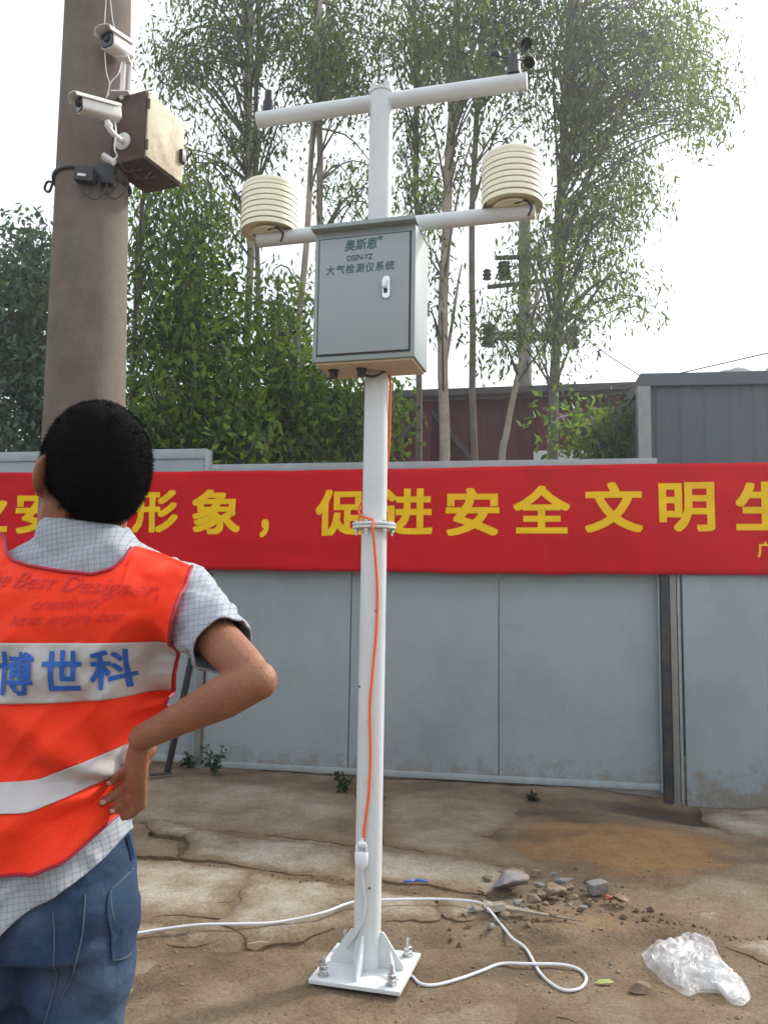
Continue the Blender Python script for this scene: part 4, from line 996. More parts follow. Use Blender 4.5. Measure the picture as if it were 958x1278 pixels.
def loft_rings(mb, rings, n=48, ex=2.4, yaw=MYAW, scale=1.0):
    vs = []; fs = []
    cy_, sy_ = cos(yaw), sin(yaw)
    for (z, cx, cyy, a, b) in rings:
        for j in range(n):
            t = 2 * pi * j / n
            x = a * scale * (abs(cos(t)) ** (2 / ex)) * (1 if cos(t) >= 0 else -1); y = b * scale * (abs(sin(t)) ** (2 / ex)) * (1 if sin(t) >= 0 else -1)
            vs.append((cx + x * cy_ - y * sy_, cyy + x * sy_ + y * cy_, z))
    for i in range(len(rings) - 1):
        for j in range(n): fs.append((i * n + j, i * n + (j + 1) % n, (i + 1) * n + (j + 1) % n, (i + 1) * n + j))
    fs += [tuple(reversed(range(n))), tuple(range((len(rings) - 1) * n, len(rings) * n))]
    mb.add(vs, fs)
def limb(mb, pts, rs, n=16, sub=5):
    """round tapered limb with ball joints"""
    P_ = [Vector(p) for p in pts]; k = (len(P_) - 1) * sub + 1
    cc = curve_pts(P_, k)
    rr = [float(np.interp(i / (k - 1) * (len(rs) - 1), range(len(rs)), rs)) for i in range(k)]
    mb.tube(cc, rr, n); mb.ball(cc[0], rr[0], 14, 9); mb.ball(cc[-1], rr[-1], 14, 9)
torso = [(.73, -.572, 1.435, .176, .142), (.85, -.570, 1.435, .170, .138), (.95, -.563, 1.435, .152, .126), (1.02, -.560, 1.435, .133, .114), (1.10, -.550, 1.43, .140, .117), (1.20, -.538, 1.425, .156, .125),
         (1.29, -.524, 1.42, .180, .124), (1.335, -.517, 1.42, .190, .112), (1.37, -.512, 1.42, .175, .096), (1.395, -.510, 1.42, .140, .084), (1.42, -.510, 1.42, .088, .070), (1.445, -.510, 1.42, .066, .060), (1.465, -.511, 1.42, .058, .056)]
Sh = Vector((-.350, 1.405, 1.325)); El = P(322, 849, 1.205); Wr = P(176, 921, 1.285)
ShL = Vector((-.680, 1.445, 1.325)); ElL = Vector((-.79, 1.47, 1.06)); WrL = Vector((-.80, 1.40, .83))
# --- shirt
mb = MB(); loft_rings(mb, torso)
cuff = Sh.lerp(El, .62)
limb(mb, [Sh + Vector((-.05, .0, .0)), Sh, Sh.lerp(El, .3), cuff], [.062, .067, .061, .053])
cuffL = ShL.lerp(ElL, .6)
limb(mb, [ShL + Vector((.05, 0, 0)), ShL, ShL.lerp(ElL, .3), cuffL], [.062, .066, .060, .052])
shirt_me = remesh(mb, .006, 8, 'shirt')
V = get_v(shirt_me); N = normals(shirt_me)
# creases: diagonal pulls on the sleeve and under the arm
w = fbm(V[:, 0] * 14 + V[:, 2] * 9, V[:, 1] * 8, V[:, 2] * 10, 3) * .007 + np.abs(fbm(V[:, 0] * 18 - V[:, 2] * 16, V[:, 1] * 12, V[:, 2] * 8, 3)) * -.022
low = sstep(1.0, .80, V[:, 2])
w = w + low * .012 * np.sin((V[:, 0] * 38 + V[:, 2] * 22 + 2 * fbm(V[:, 0] * 6, V[:, 2] * 6, 3.0, 2)))
V2_ = V + N * (w * sstep(1.44, 1.40, V[:, 2]))[:, None]
set_v(shirt_me, V2_)
# open the cuffs, the neck and the tail hem (hem rises to his right as in life)
bm = bmesh.new(); bm.from_mesh(shirt_me)
ua = (El - Sh).normalized(); ual = (ElL - ShL).normalized()
def hem_z(x): return float(np.interp(x, [-.76, -.66, -.55, -.48, -.43, -.40], [.745, .755, .80, .862, .925, .955]))
def cut(co, no, near=None):
    fs_ = [f for f in bm.faces if near is None or (f.calc_center_median() - Vector(co)).length < near]
    g = list({v for f in fs_ for v in f.verts}) + list({e for f in fs_ for e in f.edges}) + fs_
    bmesh.ops.bisect_plane(bm, geom=g, plane_co=co, plane_no=no, clear_outer=True, dist=1e-6)
cut(cuff, ua, .085); cut(cuffL, ual, .085)
cut((-.588, 1.4, .785), Vector((.88, 0, -1)).normalized()); cut((-.6, 1.4, .752), (0, 0, -1))
kill = [f for f in bm.faces if f.calc_center_median().z > 1.438]
bmesh.ops.delete(bm, geom=kill, context='FACES')
for v in bm.verts:
    if v.co.z < 1.0: v.co.z += float(sstep(1.0, .85, v.co.z)) * (.010 * sin(v.co.x * 34 + 1) + .012 * float(fbm(v.co.x * 14, v.co.y * 8, 1.0, 2)))
bm.to_mesh(shirt_me); bm.free()
SHIRT = mat('checked_cotton', (.335, .365, .405), .8, var=.05, vscale=12, bump=.12, bscale=60, spec=.2)
def add_check(m, pitch=.0088, dark=(.185, .21, .255)):
    nt = m.node_tree; Nn = nt.nodes; L = nt.links; b = principled(m)
    tc = Nn.new('ShaderNodeTexCoord'); sp = Nn.new('ShaderNodeSeparateXYZ')
    mp = Nn.new('ShaderNodeMapping'); mp.inputs['Rotation'].default_value = (0, radians(10), 0)
    L.new(tc.outputs['Object'], mp.inputs[0]); L.new(mp.outputs[0], sp.inputs[0])
    outs = []
    for ax, ph in ((0, 0), (2, .3)):
        a = Nn.new('ShaderNodeMath'); a.operation = 'MULTIPLY_ADD'; a.inputs[1].default_value = 1 / pitch; a.inputs[2].default_value = ph; L.new(sp.outputs[ax], a.inputs[0])
        f = Nn.new('ShaderNodeMath'); f.operation = 'FRACT'; L.new(a.outputs[0], f.inputs[0])
        r = Nn.new('ShaderNodeMath'); r.operation = 'LESS_THAN'; r.inputs[1].default_value = .20; L.new(f.outputs[0], r.inputs[0]); outs.append(r.outputs[0])
    mx = Nn.new('ShaderNodeMath'); mx.operation = 'ADD'; L.new(outs[0], mx.inputs[0]); L.new(outs[1], mx.inputs[1])
    mu = Nn.new('ShaderNodeMath'); mu.operation = 'MULTIPLY'; mu.inputs[1].default_value = .5; L.new(mx.outputs[0], mu.inputs[0])
    cur = b.inputs['Base Color'].links[0].from_socket
    x = Nn.new('ShaderNodeMix'); x.data_type = 'RGBA'; L.new(mu.outputs[0], x.inputs[0]); L.new(cur, x.inputs[6]); x.inputs[7].default_value = (*dark, 1); L.new(x.outputs[2], b.inputs['Base Color'])
add_check(SHIRT)
wbvh = None
def finish(me, name, mtl, par=man, sharp=None):
    me.transform(Matrix.Translation(-OFF)); me.materials.clear(); me.materials.append(mtl)
    me.polygons.foreach_set('use_smooth', [True] * len(me.polygons))
    return link(name, me, par)
def bvh_of(me):
    bm = bmesh.new(); bm.from_mesh(me); t = BVHTree.FromBMesh(bm); bm.free(); return t
bvh = bvh_of(shirt_me)
shirt = finish(shirt_me, 'shirt', SHIRT)
so = shirt.modifiers.new('cloth', 'SOLIDIFY'); so.thickness = .003; so.offset = -1
# collar: folded band round the neck, a little higher at his left
mb = MB(); n = 40; prof = [(.056, .058), (.060, .067), (.066, .064), (.072, .042), (.075, .012), (.074, -.02)]
vs = []; fs = []
for (r, z) in prof:
    for j in range(n):
        t = 2 * pi * j / n; x = r * cos(t) * 1.10; y = r * sin(t) * 1.02
        wob = .004 * float(noise3(x * 30, y * 30, z * 20))
        vs.append((-.512 + x + wob, 1.418 + y, 1.383 + z - x * .12 + wob))
k = len(prof)
for i in range(k - 1):
    for j in range(n): fs.append((i * n + j, i * n + (j + 1) % n, (i + 1) * n + (j + 1) % n, (i + 1) * n + j))
mb.add(vs, fs); mb.build('collar', SHIRT, shirt, off=OFF, sharp=70)

# --- vest: cloth panel laid over the shirt
YV = 1.345
def vx(px, py):
    p = P(px, py, YV); return np.array((p.x, p.z))
def polyl(pts, m):
    c = np.array([vx(*p) for p in pts]); d = np.r_[0, np.cumsum(np.hypot(*np.diff(c, axis=0).T))]; t = np.linspace(0, d[-1], m)
    return np.stack([np.interp(t, d, c[:, 0]), np.interp(t, d, c[:, 1])], 1)
def smooth1(c, it=3):
    c = c.copy()
    for _ in range(it): c[1:-1] = (c[:-2] + 2 * c[1:-1] + c[2:]) / 4
    return c
def back_y(x, z, front=False):
    for k in range(14):
        zz_ = z - .004 * k
        h = bvh.ray_cast(Vector((x, 3.0 if front else .2, zz_)), Vector((0, -1 if front else 1, 0)))
        if h[0] is not None: return h[0].y
    return None
def coons(bot, top, lef, rig, ns_, nt_):
    b, t, l, r = [np.asarray(q) for q in (bot, top, lef, rig)]
    s = np.linspace(0, 1, ns_)[None, :, None]; v = np.linspace(0, 1, nt_)[:, None, None]
    C = (1 - v) * b[None] + v * t[None] + (1 - s) * l[:, None] + s * r[:, None]
    C -= (1 - s) * (1 - v) * b[0] + s * (1 - v) * b[-1] + (1 - s) * v * t[0] + s * v * t[-1]
    return C
def drape(C, off, front=False, it=30, folds=True):
    nt_, ns_ = C.shape[:2]; Y_ = np.full((nt_, ns_), np.nan)
    for i in range(nt_):
        for j in range(ns_):
            y = back_y(C[i, j, 0], C[i, j, 1], front)
            if y is not None: Y_[i, j] = y
    for i in range(nt_):
        row = Y_[i]; ok = ~np.isnan(row)
        if ok.any(): Y_[i] = np.interp(np.arange(ns_), np.where(ok)[0], row[ok])
        else: Y_[i] = Y_[i - 1]
    sg = 1 if front else -1
    hard = Y_.copy()
    for _ in range(it):
        Z_ = np.pad(Y_, 1, mode='edge'); Y_ = (Z_[:-2, 1:-1] + Z_[2:, 1:-1] + Z_[1:-1, :-2] + Z_[1:-1, 2:] + 4 * Y_) / 8
        Y_ = np.minimum(Y_, hard + .001) if not front else np.maximum(Y_, hard - .001)
    x, z = C[..., 0], C[..., 1]
    Y_ = Y_ + sg * off
    if folds:
        f = np.maximum(vest_fold(x, z), .0)
        Y_ = Y_ + sg * f
    return np.stack([x, Y_, z], -1)
hx, hz = vx(150, 985)
def vest_fold(x, z):
    d = np.hypot(x - hx, z - hz); a = np.arctan2(z - hz, x - hx)
    rad_ = .015 * np.sin(a * 8 + 2 * fbm(x * 6, z * 6, 1.0, 2)) * np.exp(-((d - .11) / .10) ** 2)
    return .012 + rad_ + .009 * fbm(x * 9 + z * 3, z * 7, 2.0, 3) + .009 * np.abs(fbm(x * 11 + z * 8, z * 12 - x * 5, 7.0, 3)) + .003 * fbm(x * 20, z * 9, 5.0, 2)
NS, NT = 110, 130
bot = smooth1(polyl([(-130, 1075), (-60, 1088), (15, 1083), (60, 1076), (100, 1060), (136, 1026), (155, 1008)], NS), 6)
rig = smooth1(polyl([(155, 1008), (158, 975), (160, 945), (172, 920), (190, 896), (206, 868), (222, 800), (233, 755), (237, 730), (238, 706)], NT), 3)
top = smooth1(polyl([(-78, 690), (-48, 672), (-15, 660), (2, 682), (20, 699), (48, 707), (90, 714), (128, 718), (150, 711), (161, 697), (166, 680), (200, 690), (238, 706)], NS), 1)
lef = smooth1(polyl([(-130, 1075), (-125, 960), (-112, 900), (-80, 800), (-78, 690)], NT), 3)
def grid_mesh(name, A, mtl, par, flip=False):
    nt_, ns_ = A.shape[:2]; I_ = np.arange(nt_ * ns_).reshape(nt_, ns_)
    q = np.stack([I_[:-1, :-1], I_[:-1, 1:], I_[1:, 1:], I_[1:, :-1]], -1).reshape(-1, 4)
    me = quads_np(name, A.reshape(-1, 3) - np.array(OFF), q, mtl, True); o = link(name, me, par)
    return o
VEST = mat('orange_safety_mesh', (0.86, 0.045, 0.014), .7, var=.05, vscale=5, bump=.10, bscale=45, spec=.2)
def add_weave(m, sc=420):
    nt = m.node_tree; Nn = nt.nodes; L = nt.links; b = principled(m)
    tc = Nn.new('ShaderNodeTexCoord'); ck = Nn.new('ShaderNodeTexNoise'); ck.inputs['Scale'].default_value = sc; ck.inputs['Detail'].default_value = 1
    L.new(tc.outputs['Object'], ck.inputs['Vector'])
    mr = Nn.new('ShaderNodeMapRange'); mr.inputs[1].default_value = .3; mr.inputs[2].default_value = .7; mr.inputs[3].default_value = .90; mr.inputs[4].default_value = 1.07; L.new(ck.outputs[0], mr.inputs[0]); ck = mr; cur = b.inputs['Base Color'].links[0].from_socket
    x = Nn.new('ShaderNodeMix'); x.data_type = 'RGBA'; x.blend_type = 'MULTIPLY'; x.inputs[0].default_value = 1; L.new(cur, x.inputs[6]); L.new(ck.outputs[0], x.inputs[7]); L.new(x.outputs[2], b.inputs['Base Color'])
add_weave(VEST)
TAPE = mat('reflective_tape', (.47, .46, .46), .38, var=.05, vscale=9, bump=.05, bscale=40)
PIPING = mat('crimson_piping', (.33, .008, .03), .6)
A = drape(coons(bot, top, lef, rig, NS, NT), .006)
vest = grid_mesh('vest', A, VEST, man)
sv = vest.modifiers.new('cloth', 'SOLIDIFY'); sv.thickness = .0025; sv.offset = -1
# front of the vest, out of sight
fb = bot.copy(); Cf = coons(smooth1(polyl([(-130, 1075), (15, 1083), (118, 1050)], NS)), smooth1(polyl([(-78, 690), (0, 690), (110, 690), (200, 700)], NS)), lef, smooth1(polyl([(118, 1050), (118, 960), (150, 868), (170, 800), (200, 700)], NT)), NS, NT)
Af = drape(Cf, .006, True, folds=False); grid_mesh('vest_front', Af[::2, ::2], VEST, vest)
def piping(line, name='piping'):
    mb = MB(); mb.tube([Vector(p) for p in line], .0028, 7); mb.build(name, PIPING, vest, off=OFF)
nk = [j for j in range(NS) if vx(-14, 660)[0] < top[j, 0] < vx(166, 680)[0]]
piping(A[-1, nk[0]:nk[-1] + 1] + np.array((0, -.002, 0))); piping(A[:, -1] + np.array((.001, -.001, 0))); piping(A[0, :] + np.array((0, -.001, 0)))
# surface lookup on the vest for tape and lettering
vb = bvh_of(vest.data)
def vest_y(x, z):
    h = vb.ray_cast(Vector((x - OFF.x, -2.0, z)), Vector((0, 1, 0)))
    return None if h[0] is None else h[0].y + OFF.y
def lay(C, off):
    nt_, ns_ = C.shape[:2]; Y_ = np.full((nt_, ns_), np.nan)
    for i in range(nt_):
        for j in range(ns_):
            y = vest_y(C[i, j, 0], C[i, j, 1])
            if y is not None: Y_[i, j] = y
        ok = ~np.isnan(Y_[i])
        if ok.any(): Y_[i] = np.interp(np.arange(ns_), np.where(ok)[0], Y_[i][ok])
        else: Y_[i] = Y_[i - 1] if i else YV
    return np.stack([C[..., 0], Y_ - off, C[..., 1]], -1)
def tape(topl, botl):
    t = smooth1(polyl(topl, 120), 8); b = smooth1(polyl(botl, 120), 8); v = np.linspace(0, 1, 26)
    l = b[0] + (t[0] - b[0]) * v[:, None]; r = b[-1] + (t[-1] - b[-1]) * v[:, None]
    o = grid_mesh('reflective_strip', lay(coons(b, t, l, r, 120, 26), .0035), TAPE, vest)
    s_ = o.modifiers.new('t', 'SOLIDIFY'); s_.thickness = .0012; s_.offset = 1
    return o
t1 = tape([(-76, 805), (15, 800), (120, 800), (221, 801)], [(-94, 880), (15, 873), (100, 872), (203, 866)])
t2 = tape([(-112, 975), (-40, 975), (15, 971), (60, 967), (100, 951), (158, 931)], [(-115, 1012), (-40, 1010), (15, 1006), (60, 1001), (100, 986), (163, 962)])
BLUE = mat('blue_print', (.012, .10, .42), .5)
INK = mat('faded_dark_print', (.55, .016, .010), .7)
def print_on(txt, x0, x1, y0, y1, m, bold, shear=0.0, slope=0.0, off=.0098, par=None):
    V2, F2 = glyphs(txt, 1, bold, shear, cut=.10); lo, hi = V2.min(0), V2.max(0)
    u = (V2[:, 0] - lo[0]) / (hi[0] - lo[0]); v = (V2[:, 1] - lo[1]) / (hi[1] - lo[1]); out = []
    for a, b in zip(u, v):
        q = vx(x0 + (x1 - x0) * a, y1 + (y0 - y1) * b + slope * (a - .5)); y = vest_y(q[0], q[1]); out.append((q[0], (y if y is not None else YV) - off, q[1]))
    V3 = np.array(out) - np.array(OFF) + np.stack([V2[:, 2] * 0, V2[:, 2] * .00006, V2[:, 2] * 0], 1)
    return link('lettering', mesh_np('lettering', V3, F2, m, False), par or vest)
for chh, x0, x1 in (('西', -52, 6), ('博', 19, 68), ('世', 77, 122), ('科', 130, 172)):
    print_on(chh, x0, x1, 808 if x0 > 50 else 810, 862 if x0 < 50 else 857, BLUE, .018, .06, par=t1)
print_on('the Best Designer,', -12, 205, 719, 744, INK, .0, .5, 16, .0032)
print_on('creativity', 62, 148, 747, 763, INK, .0, .5, -3, .0032)
print_on("let us inspire our", 34, 170, 764, 781, INK, .0, .5, -6, .0032)

# --- jeans
JEANS = mat('blue_denim', (.022, .046, .092), .85, var=.18, vscale=9, bump=.18, bscale=90, dirt=(.105, .15, .215), dscale=4, damt=.75, spec=.2)
mb = MB()
loft_rings(mb, [(.76, -.572, 1.435, .166, .116), (.84, -.566, 1.435, .166, .116), (.92, -.562, 1.435, .150, .108), (1.0, -.562, 1.435, .128, .100)])
hipR = Vector((-.480, 1.432, .80)); hipL = Vector((-.650, 1.45, .80))
limb(mb, [hipR, hipR + Vector((-.008, .0, -.12)), Vector((-.480, 1.43, .47)), Vector((-.478, 1.45, .25)), Vector((-.476, 1.45, .075))], [.090, .086, .066, .056, .058])
limb(mb, [hipL, hipL + Vector((-.004, .0, -.12)), Vector((-.675, 1.45, .47)), Vector((-.682, 1.47, .25)), Vector((-.684, 1.47, .075))], [.094, .094, .066, .056, .058])
for q in (Vector((-.496, 1.388, .80)), Vector((-.645, 1.402, .80))): mb.ball(q, (.075, .068, .085))
jm = remesh(mb, .006, 10, 'jeans')
V = get_v(jm); N = normals(jm)
wj = .007 * fbm(V[:, 0] * 9, V[:, 1] * 9, V[:, 2] * 16, 3) - .008 * np.abs(fbm(V[:, 0] * 10 + V[:, 2] * 7, V[:, 1] * 8, V[:, 2] * 15, 3)) + .006 * np.sin(V[:, 2] * 55 + 40 * np.abs(V[:, 0] + .57) + 3 * fbm(V[:, 0] * 8, V[:, 1] * 8, V[:, 2] * 8, 2)) * sstep(.78, .70, V[:, 2])
set_v(jm, V + N * wj[:, None])
jb = bvh_of(jm); jeans = finish(jm, 'jeans', JEANS)
STITCH = mat('denim_stitch', (.06, .085, .12), .8)
def on_jeans(px, py, off=.002):
    for _ in range(30):
        p = P(px, py, 1.36); h = jb.ray_cast(Vector((p.x, .2, p.z)), Vector((0, 1, 0)))
        if h[0] is not None: break
        px -= 1
    return Vector((p.x, (h[0].y if h[0] is not None else 1.40) - off, p.z))
for line in ([(80, 1125), (81, 1160), (78, 1200), (66, 1250), (52, 1300)], [(113, 1110), (113, 1140), (106, 1180), (94, 1215), (78, 1245)], [(137, 1112), (140, 1150), (138, 1185), (137, 1205)], [(137, 1205), (144, 1209), (150, 1211)], [(138, 1112), (145, 1106), (151, 1102)]):
    mb = MB(); mb.tube([on_jeans(p.x, p.y) for p in curve_pts([Vector((x, y, 0)) for x, y in line], 26)], .0016, 5); mb.build('seam', STITCH, jeans, off=OFF)
pk = []
for v in np.linspace(0, 1, 9):
    for u in np.linspace(0, 1, 7): pk.append(on_jeans(136 + 15 * u, 1113 + 92 * v - 12 * u * (1 - v) + 5 * u * v, .0045))
pk = np.array(pk).reshape(9, 7, 3); grid_mesh('back_pocket', pk, JEANS, jeans)
# belt loop and belt
mb = MB(); mb.tube([on_jeans(160, 1056, .004), on_jeans(162, 1088, .004)], .006, 6); mb.build('belt_loop', JEANS, jeans, off=OFF)

# --- body: head, neck, arms and hands as one skin
mb = MB(); loft_rings(mb, torso[2:-3], scale=.80)
HC = P(121, 580, 1.40)
HR = Matrix.Rotation(radians(34), 3, 'Z') @ Matrix.Rotation(radians(22), 3, 'X')
def hd(x, y, z): return HC + HR @ Vector((x, y, z))
mb.ball(HC, (.076, .092, .098), 24, 16, HR)
mb.ball(hd(0, .040, -.060), (.054, .058, .058), 18, 12, HR)
mb.ball(hd(0, .100, -.022), (.012, .020, .024), 12, 8, HR); mb.ball(hd(0, .085, .012), (.05, .02, .012), 14, 8, HR)
mb.ball(hd(0, .090, -.062), (.025, .014, .010), 12, 8, HR); mb.ball(hd(0, .078, -.100), (.024, .02, .018), 12, 8, HR)
for s in (-1, 1):
    Re = HR @ Matrix.Rotation(s * .75, 3, 'Z')
    if s > 0: mb.ball(hd(.076, .004, -.020), (.0075, .02, .030), 14, 10, HR); continue
    mb.ball(hd(s * .090, -.020, -.020), (.0075, .024, .034), 14, 10, Re); mb.ball(hd(s * .086, -.012, -.050), (.008, .012, .013), 10, 8, Re)
limb(mb, [Vector((-.510, 1.43, 1.38)), Vector((-.507, 1.43, 1.45)), hd(0, -.012, -.05)], [.066, .060, .062])
limb(mb, [Vector((-.525, 1.43, 1.375)), Vector((-.542, 1.42, 1.44)), hd(-.030, -.012, -.055)], [.048, .050, .050])
limb(mb, [Sh, Sh.lerp(El, .5), El + (Sh - El).normalized() * .03], [.042, .035, .029])
mb.ball(El + (El - Sh).normalized() * .004, .026)
limb(mb, [El, El.lerp(Wr, .28), El.lerp(Wr, .65), Wr], [.028, .032, .0245, .0195])
def on_vest(px, py, off):
    p = P(px, py, 1.335); y = vest_y(p.x, p.z)
    if y is None:
        y = back_y(p.x, p.z)
        y = 1.37 if y is None else y
    return Vector((p.x, min(y, 1.385) - off, p.z))
fing = [  # knuckle, middle joint, tip in the picture; pinky at the top
    ((163, 958), (144, 971), (126, 984), .0085), ((168, 975), (146, 991), (121, 1006), .0094), ((172, 991), (152, 1006), (131, 1019), .0096), ((175, 1004), (162, 1017), (148, 1025), .0092)]
for kn, md_, tp, r in fing:
    K = on_vest(*kn, .024); K.y = min(K.y, 1.335)
    M_ = on_vest(*md_, .024); T_ = on_vest(*tp, .008)
    limb(mb, [Wr.lerp(K, .12), Wr.lerp(K, .6) + Vector((0, -.004, 0)), K], [.0150, .0125, r * 1.15], 12)
    limb(mb, [K, K.lerp(M_, .5) + Vector((0, -.004, 0)), M_, T_], [r * 1.08, r * .90, r * .96, r * .74], 12, 6)
thumb = [Wr + Vector((.004, .022, -.02)), Vector((-.395, 1.375, 1.03)), Vector((-.405, 1.43, 1.02)), Vector((-.42, 1.465, 1.005))]
limb(mb, thumb, [.015, .0125, .0115, .009], 12)
limb(mb, [ShL, ShL.lerp(ElL, .5), ElL], [.048, .043, .036]); limb(mb, [ElL, ElL.lerp(WrL, .3), WrL], [.035, .037, .025])
hl = Vector((0, -.15, -1)).normalized()
for i in range(4):
    K = WrL + hl * .085 + Vector((.0, -.030 + .020 * i, 0)); r = .0088
    limb(mb, [WrL, WrL.lerp(K, .6), K], [.017, .0145, r * 1.2], 12)
    limb(mb, [K, K + hl * (.035 + .004 * (i in (1, 2))) + Vector((.006, 0, 0)), K + hl * (.062 + .010 * (i in (1, 2))) + Vector((.020, 0, 0))], [r * 1.15, r, r * .8], 12)
limb(mb, [WrL + hl * .02 + Vector((.005, -.02, 0)), WrL + hl * .05 + Vector((.015, -.045, 0)), WrL + hl * .085 + Vector((.02, -.052, 0))], [.014, .011, .009], 12)
for kx_, ky_ in ((-.476, 1.45), (-.684, 1.47)): limb(mb, [Vector((kx_, ky_, .40)), Vector((kx_, ky_, .06))], [.045, .034])
body_me = remesh(mb, .0036, 4, 'body')
body = finish(body_me, 'body', SKIN)
# shoes
SHOE = mat('dark_shoe', (.03, .028, .026), .6)
for q in (Vector((-.476, 1.50, 0)), Vector((-.684, 1.52, 0))):
    mb = MB(); mb.ball(q + Vector((0, .02, .045)), (.047, .13, .05), 18, 10); mb.ball(q + Vector((0, -.055, .06)), (.042, .05, .06), 16, 10); mb.box(q + Vector((0, .01, .012)), (.082, .24, .022))
    o = finish(remesh(mb, .006, 4, 'shoe'), 'shoe', SHOE)
# nails
NAIL = mat('nail', (.50, .27, .20), .35)
for kn, md_, tp, r in fing[:3]:
    T_ = on_vest(*tp, .009); M_ = on_vest(*md_, .02); d = (M_ - T_).normalized()
    mb = MB(); mb.ball(T_ + d * .004 + Vector((0, -r * .66, 0)), (.0055, .0016, .0040), 10, 6); mb.build('nail', NAIL, body, off=OFF)
# eyes
for s in (-1, 1):
    mb = MB(); mb.ball(hd(s * .032, .083, -.004), .0115, 14, 10); e_ = mb.build('eye', mat('eye_white', (.75, .73, .7), .2), body, off=OFF)
    mb = MB(); mb.ball(hd(s * .032, .0925, -.003), (.005, .0026, .005), 10, 8, HR); mb.build('iris', BLACK, e_, off=OFF)
# hair: close cap plus thousands of short strands
mb = MB(); mb.ball((0, 0, 0), (1, 1, 1), 72, 48)
hv = []; keep = []
for v in mb.v:
    d = Vector(v).normalized()
    face = sstep(.42, .62, d.y + .25 * max(-d.z, 0) - .35 * max(d.z - .45, 0)) * 1.0
    low_ = sstep(-.62, -.80, d.z - .25 * d.y)
    th = .012 * (1 - float(face)) * (1 - .8 * float(low_)) - .006 * float(face) - .004 * float(low_)
    R3 = Vector((d.x * .076, d.y * .092, d.z * .098)); nn = Vector((d.x / .076, d.y / .092, d.z / .098)).normalized()
    wob = .0022 * float(fbm(d.x * 5, d.y * 5, d.z * 5, 3)); hv.append(HC + HR @ (R3 + nn * (th + wob)))
mb.v = hv
# fill of hair down the nape
hair = mb.build('hair', HAIR, man, off=OFF, sharp=180)
hair_shell = hair
nS = 26000; pts_ = []; 
D = rng.normal(size=(nS * 2, 3)); D /= np.linalg.norm(D, axis=1)[:, None]
sel = (D[:, 1] + .25 * np.maximum(-D[:, 2], 0) - .35 * np.maximum(D[:, 2] - .45, 0) < .50) & (D[:, 2] - .25 * D[:, 1] > -.74)
D = D[sel][:nS]; rad3 = np.array((.076, .092, .098))
Pn = D / rad3; Pn /= np.linalg.norm(Pn, axis=1)[:, None]
root = D * rad3 + Pn * .0105
lenh = rng.uniform(.003, .0085, len(D))
tip = root + Pn * lenh[:, None] * .95 + rng.normal(size=D.shape) * .0018 + np.array((0, -.0015, -.003))
side = np.cross(Pn, rng.normal(size=D.shape)); side /= np.linalg.norm(side, axis=1)[:, None]
R_np = np.array(HR)
VV = np.stack([root + side * .0006, root - side * .0006, tip], 1).reshape(-1, 3) @ R_np.T + np.array(HC) - np.array(OFF)
strands = link('strands', quads_np('strands', VV, np.arange(len(VV)).reshape(-1, 3), HAIR), hair)
tag(strands, kind='stuff')
# ------------------------------------------------------------------ trees
def leaf_mat(name, dark, light, trans):
    m = bpy.data.materials.new(name); m.use_nodes = True; nt = m.node_tree; N = nt.nodes; L = nt.links
    for n_ in list(N): N.remove(n_)
    o = N.new('ShaderNodeOutputMaterial'); a = N.new('ShaderNodeAttribute'); a.attribute_name = 'tint'
    r = N.new('ShaderNodeValToRGB'); r.color_ramp.elements[0].color = (*dark, 1); r.color_ramp.elements[1].color = (*light, 1); L.new(a.outputs['Fac'], r.inputs[0])
    d = N.new('ShaderNodeBsdfPrincipled'); d.inputs['Roughness'].default_value = .5; d.inputs['Specular IOR Level'].default_value = .35; L.new(r.outputs[0], d.inputs['Base Color'])
    t = N.new('ShaderNodeBsdfTranslucent'); 
    h = N.new('ShaderNodeMix'); h.data_type = 'RGBA'; h.blend_type = 'MULTIPLY'; h.inputs[0].default_value = 1; L.new(r.outputs[0], h.inputs[6]); h.inputs[7].default_value = (1.1, 1.25, .45, 1); L.new(h.outputs[2], t.inputs[0])
    x = N.new('ShaderNodeMixShader'); x.inputs[0].default_value = trans; L.new(d.outputs[0], x.inputs[1]); L.new(t.outputs[0], x.inputs[2]); L.new(x.outputs[0], o.inputs['Surface'])
    return m
LEAF_EUC = leaf_mat('eucalyptus_leaf', (.038, .064, .036), (.19, .235, .085), .58)
LEAF_BUSH = leaf_mat('bush_leaf', (.030, .070, .022), (.21, .30, .07), .58)
LEAF_BLUE = leaf_mat('blue_green_leaf', (.040, .070, .065), (.12, .18, .14), .45)
def bark(name, c, v=.25): return mat(name, c, .85, var=v, vscale=7, bump=.4, bscale=30, dirt=(c[0] * .55, c[1] * .5, c[2] * .45), dscale=2.5, damt=.6, spec=.2)
BARK_PALE = bark('pale_eucalyptus_bark', (.36, .31, .25)); BARK_MID = bark('brown_grey_bark', (.20, .165, .14)); BARK_THIN = bark('grey_twig_bark', (.16, .145, .125))
